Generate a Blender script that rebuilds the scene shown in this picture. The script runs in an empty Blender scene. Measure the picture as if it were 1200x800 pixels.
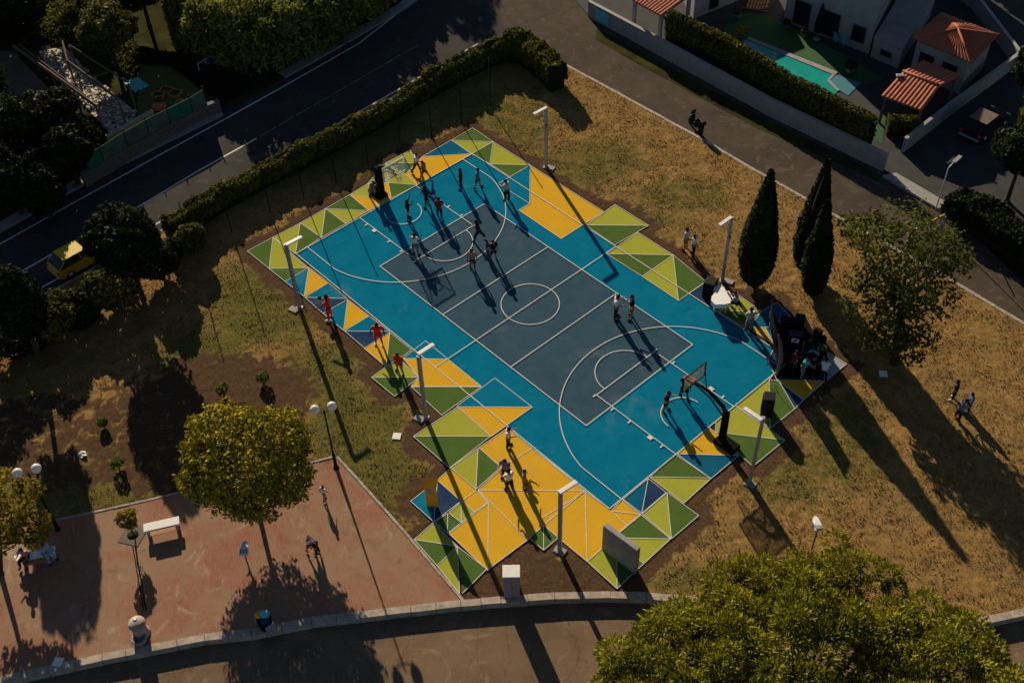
import bpy, bmesh, math, random
import numpy as np
from mathutils import Vector, Matrix, Euler
from mathutils.geometry import tessellate_polygon
random.seed(7); rng = np.random.default_rng(7)
R = math.radians
scn = bpy.context.scene
COL = scn.collection
# ------------------------------------------------------------------ camera
CF, CC, CE = 1334.228, (36.958, -34.487, 48.678), (0.772, 0.022, 0.821)
cd = bpy.data.cameras.new('camera'); cam = bpy.data.objects.new('camera', cd); COL.objects.link(cam)
cam.location = CC; cam.rotation_euler = CE; cd.sensor_width = 36; cd.lens = CF*36/1200
cd.clip_start = .5; cd.clip_end = 2000
scn.camera = cam
# ------------------------------------------------------------------ light
SUN_EL, SUN_AZ = R(22.2), R(157.8)
S = Vector((math.cos(SUN_AZ)*math.cos(SUN_EL), math.sin(SUN_AZ)*math.cos(SUN_EL), math.sin(SUN_EL)))
ld = bpy.data.lights.new('sun', 'SUN'); ld.energy = 5.0; ld.angle = R(.5); ld.color = (1, .84, .62)
sun = bpy.data.objects.new('sun', ld); COL.objects.link(sun); sun.location = S*80
sun.rotation_euler = S.to_track_quat('Z', 'Y').to_euler()
w = bpy.data.worlds.new('World'); scn.world = w; w.use_nodes = True
nt = w.node_tree; bg = nt.nodes['Background']; sky = nt.nodes.new('ShaderNodeTexSky')
sky.sky_type = 'NISHITA'; sky.sun_disc = False; sky.sun_elevation = SUN_EL; sky.sun_rotation = math.atan2(S.x, S.y)
nt.links.new(sky.outputs[0], bg.inputs[0]); bg.inputs[1].default_value = .05; sky.air_density = .7; sky.dust_density = .3; sky.altitude = 600
scn.view_settings.view_transform = 'Standard'; scn.view_settings.look = 'None'
scn.view_settings.exposure = .62; scn.view_settings.gamma = 1
# ------------------------------------------------------------------ helpers
MROT = Euler(CE, 'XYZ').to_matrix()
def P(px, py, z=0.):
    """ground point (or point at height z) seen at a pixel of the 1200x800 photograph"""
    d = MROT @ Vector(((px-600)/CF, -(py-400)/CF, -1)); t = (z-CC[2])/d.z
    return Vector(CC)+d*t
def tag(o, label=None, cat=None, group=None, kind=None):
    if label: o['label'] = label
    if cat: o['category'] = cat
    if group: o['group'] = group
    if kind: o['kind'] = kind
    return o
def empty(name, loc, rz=0., label=None, cat=None, group=None):
    o = bpy.data.objects.new(name, None); o.location = loc; o.rotation_euler = (0, 0, rz); o.empty_display_size = .2
    COL.objects.link(o); return tag(o, label, cat, group)
def link(name, me, mats, parent=None):
    o = bpy.data.objects.new(name, me); COL.objects.link(o)
    if parent: o.parent = parent
    return o
def copy_tree(o, parent=None):
    c = o.copy(); COL.objects.link(c); c.parent = parent
    for ch in list(o.children): copy_tree(ch, c)
    return c
class MB:
    def __init__(s): s.v = []; s.f = []; s.m = []; s.sm = []
    def add(s, vs, fs, mi=0, smooth=False, M=None):
        b = len(s.v)
        for v in vs:
            v = Vector(v)
            s.v.append(tuple(M @ v) if M is not None else tuple(v))
        for f in fs: s.f.append(tuple(b+i for i in f)); s.m.append(mi); s.sm.append(smooth)
        return s
    def box(s, c, d, rz=0., mi=0, M=None, taper=1., bev=0.):
        x, y, z = d[0]/2, d[1]/2, d[2]/2
        if bev > 0:
            bm = bmesh.new(); bmesh.ops.create_cube(bm, size=1)
            for v in bm.verts:
                k = taper if v.co.z > 0 else 1
                v.co = Vector((v.co.x*d[0]*k, v.co.y*d[1]*k, v.co.z*d[2]))
            bmesh.ops.bevel(bm, geom=bm.edges[:], offset=bev, segments=2, affect='EDGES', profile=.5)
            vs = [v.co.copy() for v in bm.verts]; bm.verts.index_update(); fs = [[v.index for v in f.verts] for f in bm.faces]; bm.free()
        else:
            vs = [Vector((a*x*(taper if c_ > 0 else 1), b*y*(taper if c_ > 0 else 1), c_*z)) for c_ in (-1, 1) for b in (-1, 1) for a in (-1, 1)]
            fs = [(0, 2, 3, 1), (4, 5, 7, 6), (0, 1, 5, 4), (2, 6, 7, 3), (0, 4, 6, 2), (1, 3, 7, 5)]
        Rm = Matrix.Translation(c) @ Matrix.Rotation(rz, 4, 'Z')
        if M is not None: Rm = M @ Rm
        return s.add(vs, fs, mi, False, Rm)
    def tube(s, pts, rad, n=8, mi=0, cap=True, smooth=True, M=None):
        pts = [Vector(p) for p in pts]
        if not hasattr(rad, '__len__'): rad = [rad]*len(pts)
        vs = []; fs = []; up = Vector((0, 0, 1)); pu = None
        for i, p in enumerate(pts):
            a = pts[max(i-1, 0)]; b = pts[min(i+1, len(pts)-1)]; t = (b-a).normalized()
            if pu is None: u = t.cross(up if abs(t.z) < .9 else Vector((1, 0, 0))).normalized()
            else: u = (pu-t*pu.dot(t)).normalized()
            pu = u; v = t.cross(u)
            for k in range(n):
                an = 2*math.pi*k/n; vs.append(p+(u*math.cos(an)+v*math.sin(an))*rad[i])
        for i in range(len(pts)-1):
            for k in range(n):
                k2 = (k+1) % n; fs.append((i*n+k, i*n+k2, (i+1)*n+k2, (i+1)*n+k))
        if cap: fs.append(tuple(range(n))[::-1]); fs.append(tuple((len(pts)-1)*n+k for k in range(n)))
        return s.add(vs, fs, mi, smooth, M)
    def lathe(s, prof, c=(0, 0, 0), n=16, mi=0, M=None):
        vs = []; fs = []
        for r, z in prof:
            for k in range(n): a = 2*math.pi*k/n; vs.append((c[0]+r*math.cos(a), c[1]+r*math.sin(a), c[2]+z))
        for i in range(len(prof)-1):
            for k in range(n): k2 = (k+1) % n; fs.append((i*n+k, i*n+k2, (i+1)*n+k2, (i+1)*n+k))
        fs.append(tuple(range(n))[::-1]); fs.append(tuple((len(prof)-1)*n+k for k in range(n)))
        return s.add(vs, fs, mi, True, M)
    def ball(s, c, r, n=12, mi=0, M=None):
        if not hasattr(r, '__len__'): r = (r, r, r)
        vs = []; fs = []; m = n//2
        for i in range(m+1):
            ph = math.pi*(i/m)
            for k in range(n):
                a = 2*math.pi*k/n; q = max(math.sin(ph), 1e-3)
                vs.append((c[0]+r[0]*q*math.cos(a), c[1]+r[1]*q*math.sin(a), c[2]+r[2]*math.cos(ph)))
        for i in range(m):
            for k in range(n): k2 = (k+1) % n; fs.append((i*n+k, (i+1)*n+k, (i+1)*n+k2, i*n+k2))
        return s.add(vs, fs, mi, True, M)
    def prism(s, poly, z0, z1, mi=0, M=None):
        """vertical prism over a plan outline"""
        n = len(poly); vs = [(p[0], p[1], z0) for p in poly]+[(p[0], p[1], z1) for p in poly]
        tri = tessellate_polygon([[Vector((p[0], p[1], 0)) for p in poly]])
        ar = sum(poly[i][0]*poly[(i+1) % n][1]-poly[(i+1) % n][0]*poly[i][1] for i in range(n))
        fs = []
        for t in tri:
            a, b, c = [vs[k] for k in t]
            cr = (b[0]-a[0])*(c[1]-a[1])-(b[1]-a[1])*(c[0]-a[0])
            if cr < 0: t = (t[0], t[2], t[1])
            fs.append(tuple(k+n for k in t)); fs.append((t[0], t[2], t[1]))
        for i in range(n):
            j = (i+1) % n
            fs.append((i, j, j+n, i+n) if ar > 0 else (j, i, i+n, j+n))
        return s.add(vs, fs, mi, False, M)
    def sheet(s, poly, z, mi=0):
        vs = [(p[0], p[1], z) for p in poly]; fs = []
        for t in tessellate_polygon([[Vector((p[0], p[1], 0)) for p in poly]]):
            a, b, c = [vs[k] for k in t]
            if (b[0]-a[0])*(c[1]-a[1])-(b[1]-a[1])*(c[0]-a[0]) < 0: t = (t[0], t[2], t[1])
            fs.append(t)
        return s.add(vs, fs, mi)
    def build(s, name, mats, parent=None, **kw):
        me = bpy.data.meshes.new(name); me.from_pydata(s.v, [], s.f)
        if not isinstance(mats, (list, tuple)): mats = [mats]
        for m in mats: me.materials.append(m)
        me.polygons.foreach_set('material_index', s.m); me.polygons.foreach_set('use_smooth', s.sm); me.update()
        return tag(link(name, me, mats, parent), **kw)
# ------------------------------------------------------------------ materials
def mat(name, col, rough=.7, metal=0., var=0., vscale=3., bump=0., bscale=20., col2=None, spec=.18, trans=0., island=0., alpha=1., emis=None):
    m = bpy.data.materials.new(name); m.use_nodes = True; nt = m.node_tree; N = nt.nodes; L = nt.links
    b = N['Principled BSDF']; b.inputs['Roughness'].default_value = rough; b.inputs['Metallic'].default_value = metal
    b.inputs['Specular IOR Level'].default_value = spec
    b.inputs['Base Color'].default_value = (*col, 1)
    tc = N.new('ShaderNodeTexCoord')
    out = None
    if var or col2:
        c2 = col2 or tuple(c*(1-var) for c in col)
        nz = N.new('ShaderNodeTexNoise'); nz.inputs['Scale'].default_value = vscale; nz.inputs['Detail'].default_value = 6; nz.inputs['Roughness'].default_value = .65
        L.new(tc.outputs['Object'], nz.inputs['Vector'])
        mp = N.new('ShaderNodeMapRange'); mp.inputs[1].default_value = .32; mp.inputs[2].default_value = .68; L.new(nz.outputs['Fac'], mp.inputs[0])
        mx = N.new('ShaderNodeMix'); mx.data_type = 'RGBA'; mx.inputs['A'].default_value = (*col, 1); mx.inputs['B'].default_value = (*c2, 1)
        L.new(mp.outputs[0], mx.inputs['Factor']); out = mx.outputs['Result']
    if island:
        g = N.new('ShaderNodeNewGeometry'); mp2 = N.new('ShaderNodeMapRange'); mp2.inputs[3].default_value = 1-island; mp2.inputs[4].default_value = 1+island
        L.new(g.outputs['Random Per Island'], mp2.inputs[0])
        vm = N.new('ShaderNodeVectorMath'); vm.operation = 'SCALE'
        if out: L.new(out, vm.inputs[0])
        else: vm.inputs[0].default_value = col
        L.new(mp2.outputs[0], vm.inputs['Scale']); out = vm.outputs[0]
    if out: L.new(out, b.inputs['Base Color'])
    if bump:
        n2 = N.new('ShaderNodeTexNoise'); n2.inputs['Scale'].default_value = bscale; n2.inputs['Detail'].default_value = 4
        L.new(tc.outputs['Object'], n2.inputs['Vector'])
        bp = N.new('ShaderNodeBump'); bp.inputs['Strength'].default_value = bump; bp.inputs['Distance'].default_value = .03
        L.new(n2.outputs['Fac'], bp.inputs['Height']); L.new(bp.outputs[0], b.inputs['Normal'])
    if trans:
        t = N.new('ShaderNodeBsdfTranslucent'); ms = N.new('ShaderNodeMixShader'); ms.inputs[0].default_value = trans
        if out: L.new(out, t.inputs[0])
        else: t.inputs[0].default_value = (*col, 1)
        L.new(b.outputs[0], ms.inputs[1]); L.new(t.outputs[0], ms.inputs[2]); L.new(ms.outputs[0], N['Material Output'].inputs[0])
    if alpha < 1: b.inputs['Alpha'].default_value = alpha
    return m
M_ = {}
def cmat(*a, **k):
    k['spec'] = .0; m = mat(*a, **k); N = m.node_tree.nodes; L = m.node_tree.links; b = N['Principled BSDF']; tc = N['Texture Coordinate']
    src = b.inputs['Base Color'].links[0].from_socket if b.inputs['Base Color'].links else None
    def nz(sc, det, lo, hi, f0, f1, dist=0.):
        n = N.new('ShaderNodeTexNoise'); n.inputs['Scale'].default_value = sc; n.inputs['Detail'].default_value = det; n.inputs['Roughness'].default_value = .7; n.inputs['Distortion'].default_value = dist
        L.new(tc.outputs['Object'], n.inputs['Vector']); r = N.new('ShaderNodeMapRange'); r.inputs[1].default_value = lo; r.inputs[2].default_value = hi; r.inputs[3].default_value = f0; r.inputs[4].default_value = f1; L.new(n.outputs['Fac'], r.inputs[0]); return r.outputs[0]
    for fac, c in ((nz(.28, 7, .58, .78, 0, .22, .6), (.30, .30, .27)), (nz(2.2, 8, .6, .8, 0, .3), (.10, .085, .07)), (nz(26, 2, .45, .75, 0, .12), (.02, .02, .02))):
        mx = N.new('ShaderNodeMix'); mx.data_type = 'RGBA'; L.new(fac, mx.inputs['Factor']); mx.inputs['B'].default_value = (*c, 1)
        if src: L.new(src, mx.inputs['A'])
        else: mx.inputs['A'].default_value = b.inputs['Base Color'].default_value
        src = mx.outputs['Result']
    L.new(src, b.inputs['Base Color']); return m
def leafm(n, c1, c2, tr=.3, vs=1.2): M_[n] = mat(n, c1, .55, col2=c2, vscale=vs, trans=tr, island=.45, spec=.02)
leafm('leaf_round', (.36, .275, .018), (.13, .13, .013), .15, .9)
leafm('leaf_oak', (.11, .115, .022), (.06, .075, .016), .3)
leafm('leaf_pine', (.33, .29, .022), (.08, .10, .012), .2, .5)
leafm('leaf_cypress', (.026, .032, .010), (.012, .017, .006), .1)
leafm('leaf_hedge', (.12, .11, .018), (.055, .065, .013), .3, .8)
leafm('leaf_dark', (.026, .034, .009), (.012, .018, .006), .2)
leafm('leaf_cane', (.26, .25, .05), (.08, .10, .02), .35, .5)
leafm('leaf_yellow', (.26, .19, .02), (.16, .14, .02), .4)
leafm('leaf_bright', (.12, .16, .02), (.07, .1, .02), .35)
leafm('grass_dry', (.21, .14, .055), (.11, .09, .032), .25, .35)
M_['bark'] = mat('bark', (.06, .045, .032), .9, var=.5, vscale=9, bump=.6, bscale=25)
M_['core'] = mat('twigs', (.012, .014, .007), 1.)
M_['teal'] = cmat('court_teal', (.002, .135, .235), .8, col2=(.006, .16, .255), vscale=.9, bump=.12, bscale=60)
M_['slab'] = cmat('court_slate', (.030, .070, .105), .66, col2=(.048, .090, .12), vscale=.8, bump=.12, bscale=60)
M_['yellow'] = cmat('court_yellow', (.64, .355, .020), .65, col2=(.56, .33, .03), vscale=1.3, bump=.12, bscale=60)
M_['lime'] = cmat('court_lime', (.30, .33, .04), .65, col2=(.35, .34, .05), vscale=1.3, bump=.12, bscale=60)
M_['green'] = cmat('court_green', (.062, .115, .026), .65, col2=(.08, .13, .03), vscale=1.3, bump=.12, bscale=60)
M_['blue'] = cmat('court_blue', (.008, .11, .19), .65, var=.15, vscale=1.3, bump=.12, bscale=60)
M_['navy'] = cmat('court_navy', (.022, .05, .11), .65, var=.2, vscale=1.3, bump=.12, bscale=60)
M_['pale'] = cmat('court_pale', (.30, .33, .37), .65, var=.15)
M_['line'] = cmat('line_white', (.66, .64, .60), .6, var=.15, vscale=8)
M_['wornline'] = mat('worn_line', (.22, .21, .20), .8, var=.6, vscale=3)  # line white greyed, so the road's shade sits in the colour
M_['kerb'] = mat('kerb_stone', (.42, .35, .28), .85, col2=(.24, .20, .165), vscale=2.5, bump=.5, bscale=18)
M_['concrete'] = mat('concrete', (.30, .285, .27), .85, col2=(.22, .21, .20), vscale=1.5, bump=.3, bscale=14)
M_['whitewall'] = mat('white_render', (.33, .32, .30), .85, var=.25, vscale=1.2)
M_['whitestone'] = mat('white_stone', (.72, .70, .66), .7, var=.12, vscale=3)
M_['steel'] = mat('galvanised_steel', (.36, .35, .35), .45, .3, var=.2, vscale=5)
M_['lampw'] = mat('lamp_casing', (.72, .70, .66), .4, var=.1)
M_['globe'] = mat('opal_globe', (.74, .70, .66), .25, trans=.25)
M_['black'] = mat('black_paint', (.008, .008, .009), .7, var=.3, spec=.15)
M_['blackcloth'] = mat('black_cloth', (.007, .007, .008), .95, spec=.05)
M_['glass'] = mat('clear_board', (.8, .82, .82), .1, alpha=.16)
M_['amberboard'] = mat('tinted_board', (.50, .46, .30), .3, var=.3, vscale=3, alpha=.42)
M_['orange'] = mat('orange_paint', (.72, .10, .03), .5)
M_['net'] = mat('net_cord', (.7, .68, .62), .8)
M_['white'] = mat('white_gloss', (.78, .77, .74), .3)
M_['tile'] = mat('terracotta', (.42, .13, .065), .8, col2=(.28, .09, .05), vscale=4, island=.0)
M_['wood'] = mat('orange_wood', (.42, .2, .08), .6, var=.35, vscale=5)
M_['timber'] = mat('grey_timber', (.17, .13, .10), .85, var=.4, vscale=5)
M_['water'] = mat('pool_water', (.012, .24, .21), .08, col2=(.02, .31, .26), vscale=1.5, bump=.15, bscale=6)
M_['pooldeck'] = mat('pool_step_tile', (.06, .20, .24), .5, var=.2)
M_['turf'] = mat('green_turf', (.035, .10, .035), .95, var=.25, vscale=3)
M_['yard'] = mat('paved_yard', (.05, .05, .048), .9, var=.4, vscale=.8)
M_['darkglass'] = mat('dark_glass', (.012, .014, .018), .08)
M_['rubber'] = mat('rubber', (.015, .015, .015), .8)
M_['chrome'] = mat('chrome', (.6, .6, .6), .2, .9, spec=.5)
M_['carpaint'] = mat('yellow_car_paint', (.52, .33, .010), .55, var=.06, spec=.15)
M_['totem'] = mat('totem_orange', (.80, .36, .02), .5, var=.1)
M_['teal_pl'] = mat('teal_plastic', (.10, .42, .45), .45)
M_['green_net'] = mat('green_netting', (.02, .16, .085), .8, var=.4, vscale=2)
M_['terrapot'] = mat('terracotta_pot', (.42, .14, .07), .8, var=.2)
M_['red'] = mat('red_cloth', (.62, .035, .02), .8)
M_['gate'] = mat('gate_yellow', (.42, .34, .05), .6, var=.4, vscale=4)
def noise(N, L, vec, scale, det=5, rough=.6, dist=0.):
    n = N.new('ShaderNodeTexNoise'); n.inputs['Scale'].default_value = scale; n.inputs['Detail'].default_value = det
    n.inputs['Roughness'].default_value = rough; n.inputs['Distortion'].default_value = dist; L.new(vec, n.inputs['Vector']); return n.outputs['Fac']
def rng_(N, L, x, a, b, c=0., d=1.):
    m = N.new('ShaderNodeMapRange'); L.new(x, m.inputs[0]); m.inputs[1].default_value = a; m.inputs[2].default_value = b; m.inputs[3].default_value = c; m.inputs[4].default_value = d; return m.outputs[0]
def mixc(N, L, f, a, b):
    m = N.new('ShaderNodeMix'); m.data_type = 'RGBA'
    if isinstance(f, float): m.inputs['Factor'].default_value = f
    else: L.new(f, m.inputs['Factor'])
    for k, v in (('A', a), ('B', b)):
        if isinstance(v, tuple): m.inputs[k].default_value = (*v, 1)
        else: L.new(v, m.inputs[k])
    return m.outputs['Result']
def mathn(N, L, op, a, b=None, clamp=False):
    m = N.new('ShaderNodeMath'); m.operation = op; m.use_clamp = clamp
    for i, v in enumerate((a, b)):
        if v is None: continue
        if isinstance(v, (int, float)): m.inputs[i].default_value = v
        else: L.new(v, m.inputs[i])
    return m.outputs[0]
def lawn_mat():
    m = bpy.data.materials.new('dry_lawn'); m.use_nodes = True; N = m.node_tree.nodes; L = m.node_tree.links; b = N['Principled BSDF']
    b.inputs['Roughness'].default_value = .95; b.inputs['Specular IOR Level'].default_value = .0
    tc = N.new('ShaderNodeTexCoord'); v = tc.outputs['Object']
    def at(n): a = N.new('ShaderNodeAttribute'); a.attribute_name = n; return a.outputs['Fac']
    big = noise(N, L, v, .22, 4); mid = noise(N, L, v, 1.3, 6, .7, .6); fine = noise(N, L, v, 11, 4, .75)
    dry = mixc(N, L, rng_(N, L, mid, .35, .65), (.32, .19, .064), (.17, .098, .038))
    dry = mixc(N, L, rng_(N, L, big, .4, .65, 0, .6), dry, (.19, .13, .05))
    grn = mixc(N, L, rng_(N, L, fine, .3, .7), (.072, .078, .022), (.13, .115, .03))
    gm = mathn(N, L, 'ADD', at('green'), rng_(N, L, mid, .45, .72, -.35, .45), True)
    gm = mathn(N, L, 'MULTIPLY', gm, rng_(N, L, at('green'), 0, .3, .35, 1))
    c = mixc(N, L, gm, dry, grn)
    dirtc = mixc(N, L, rng_(N, L, noise(N, L, v, 5, 6, .7), .35, .65), (.10, .060, .034), (.062, .038, .022))
    dm = rng_(N, L, mathn(N, L, 'ADD', at('dirt'), rng_(N, L, mid, .3, .7, -.42, .38)), .4, .62)
    c = mixc(N, L, dm, c, dirtc)
    f2 = rng_(N, L, fine, .25, .75, .55, 1.4)
    vm = N.new('ShaderNodeVectorMath'); vm.operation = 'SCALE'; L.new(c, vm.inputs[0]); L.new(f2, vm.inputs['Scale'])
    L.new(vm.outputs[0], b.inputs['Base Color'])
    bp = N.new('ShaderNodeBump'); bp.inputs['Strength'].default_value = .75; bp.inputs['Distance'].default_value = .05
    L.new(mathn(N, L, 'ADD', mid, mathn(N, L, 'MULTIPLY', fine, .6)), bp.inputs['Height']); L.new(bp.outputs[0], b.inputs['Normal'])
    return m
def asphalt(name, c1, c2, patch):
    m = bpy.data.materials.new(name); m.use_nodes = True; N = m.node_tree.nodes; L = m.node_tree.links; b = N['Principled BSDF']
    b.inputs['Roughness'].default_value = .9; b.inputs['Specular IOR Level'].default_value = .03; tc = N.new('ShaderNodeTexCoord'); v = tc.outputs['Object']
    c = mixc(N, L, rng_(N, L, noise(N, L, v, .35, 6, .6, 1.), .35, .65), c1, c2)
    c = mixc(N, L, rng_(N, L, noise(N, L, v, .5, 5, .6, 2.5), .55, .66, 0, .8), c, patch)
    c = mixc(N, L, rng_(N, L, noise(N, L, v, 1.6, 5, .7, .5), .62, .72, 0, .7), c, tuple(x*.45 for x in c1))
    vo = N.new('ShaderNodeTexVoronoi'); vo.feature = 'DISTANCE_TO_EDGE'; vo.inputs['Scale'].default_value = .28
    wp = N.new('ShaderNodeVectorMath'); wp.operation = 'ADD'; nn = N.new('ShaderNodeTexNoise'); nn.inputs['Scale'].default_value = 1.2; L.new(v, nn.inputs['Vector'])
    L.new(v, wp.inputs[0]); L.new(nn.outputs['Color'], wp.inputs[1]); L.new(wp.outputs[0], vo.inputs['Vector'])
    c = mixc(N, L, rng_(N, L, vo.outputs['Distance'], .0, .012, .45, 0.), c, tuple(x*.35 for x in c1))
    sp = rng_(N, L, noise(N, L, v, 45, 2), .3, .7, .8, 1.2)
    vm = N.new('ShaderNodeVectorMath'); vm.operation = 'SCALE'; L.new(c, vm.inputs[0]); L.new(sp, vm.inputs['Scale']); L.new(vm.outputs[0], b.inputs['Base Color'])
    bp = N.new('ShaderNodeBump'); bp.inputs['Strength'].default_value = .35; bp.inputs['Distance'].default_value = .015
    L.new(noise(N, L, v, 30, 3), bp.inputs['Height']); L.new(bp.outputs[0], b.inputs['Normal']); return m
def brick_mat():
    m = bpy.data.materials.new('brick_paving'); m.use_nodes = True; N = m.node_tree.nodes; L = m.node_tree.links; b = N['Principled BSDF']
    b.inputs['Roughness'].default_value = .9; b.inputs['Specular IOR Level'].default_value = .03; tc = N.new('ShaderNodeTexCoord')
    mp = N.new('ShaderNodeMapping'); mp.inputs['Rotation'].default_value = (0, 0, R(30)); L.new(tc.outputs['Object'], mp.inputs[0]); v = mp.outputs[0]
    br = N.new('ShaderNodeTexBrick'); br.inputs['Scale'].default_value = 1; br.inputs['Brick Width'].default_value = .26; br.inputs['Row Height'].default_value = .13
    br.inputs['Mortar Size'].default_value = .012; br.inputs['Color1'].default_value = (.31, .135, .082, 1); br.inputs['Color2'].default_value = (.25, .11, .070, 1); br.inputs['Mortar'].default_value = (.20, .11, .072, 1)
    L.new(v, br.inputs['Vector'])
    c = mixc(N, L, rng_(N, L, noise(N, L, v, .35, 6, .65, .8), .38, .6, 0, .85), br.outputs['Color'], (.26, .175, .11))
    c = mixc(N, L, rng_(N, L, noise(N, L, v, .9, 5, .7), .55, .75, 0, .6), c, (.10, .06, .042))
    c = mixc(N, L, rng_(N, L, noise(N, L, v, .6, 5, .7, 1.), .58, .7, 0, .6), c, (.40, .32, .25))
    L.new(c, b.inputs['Base Color'])
    bp = N.new('ShaderNodeBump'); bp.inputs['Strength'].default_value = .5; bp.inputs['Distance'].default_value = .01; L.new(br.outputs['Fac'], bp.inputs['Height']); bp.invert = True
    L.new(bp.outputs[0], b.inputs['Normal']); return m
M_['lawn'] = lawn_mat(); M_['road'] = asphalt('asphalt_main', (.056, .051, .047), (.040, .037, .035), (.074, .066, .06))
M_['lane'] = asphalt('asphalt_lane', (.078, .060, .045), (.054, .043, .034), (.11, .085, .064))
M_['lowroad'] = asphalt('asphalt_low', (.175, .115, .070), (.13, .088, .056), (.22, .155, .10)); M_['brick'] = brick_mat()
M_['soil'] = mat('dark_soil', (.055, .058, .018), .95, col2=(.022, .02, .010), vscale=.45, bump=1., bscale=5, spec=0.)
M_['chalk'] = mat('pale_rubble', (.62, .56, .47), .9, col2=(.24, .20, .16), vscale=.9, bump=.8, bscale=6)
# ------------------------------------------------------------------ layout
MAIN_LOW = [(-260, 518), (0, 375), (215, 257), (295, 213), (440, 133), (575, 59)]
LANE_LOW = [(612, 50), (640, 62), (665, 77.5), (820, 162), (885, 200), (1007.5, 269), (1112, 327), (1150, 350), (1200, 379), (1400, 497)]
BOT = [(1400, 640), (1300, 684), (1200, 717.5), (1159, 726), (1050, 728), (900, 712), (758, 698), (715, 697), (650, 698.5), (587, 703), (540, 707), (452, 717), (365, 727), (295, 741), (240, 747), (175, 759.5), (120, 770), (25, 791), (-60, 815), (-260, 868)]
park = [P(*q) for q in MAIN_LOW+LANE_LOW+BOT]
PLAZA = [(-300, 660), (0, 624), (50, 613), (110, 600), (173, 586), (212, 577), (300, 556), (352, 545), (395, 535.5), (420, 562), (480, 630), (543, 704), (452, 714), (365, 724), (295, 738), (240, 744), (175, 756.5), (120, 767), (25, 788), (-60, 812), (-300, 874)]
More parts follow.
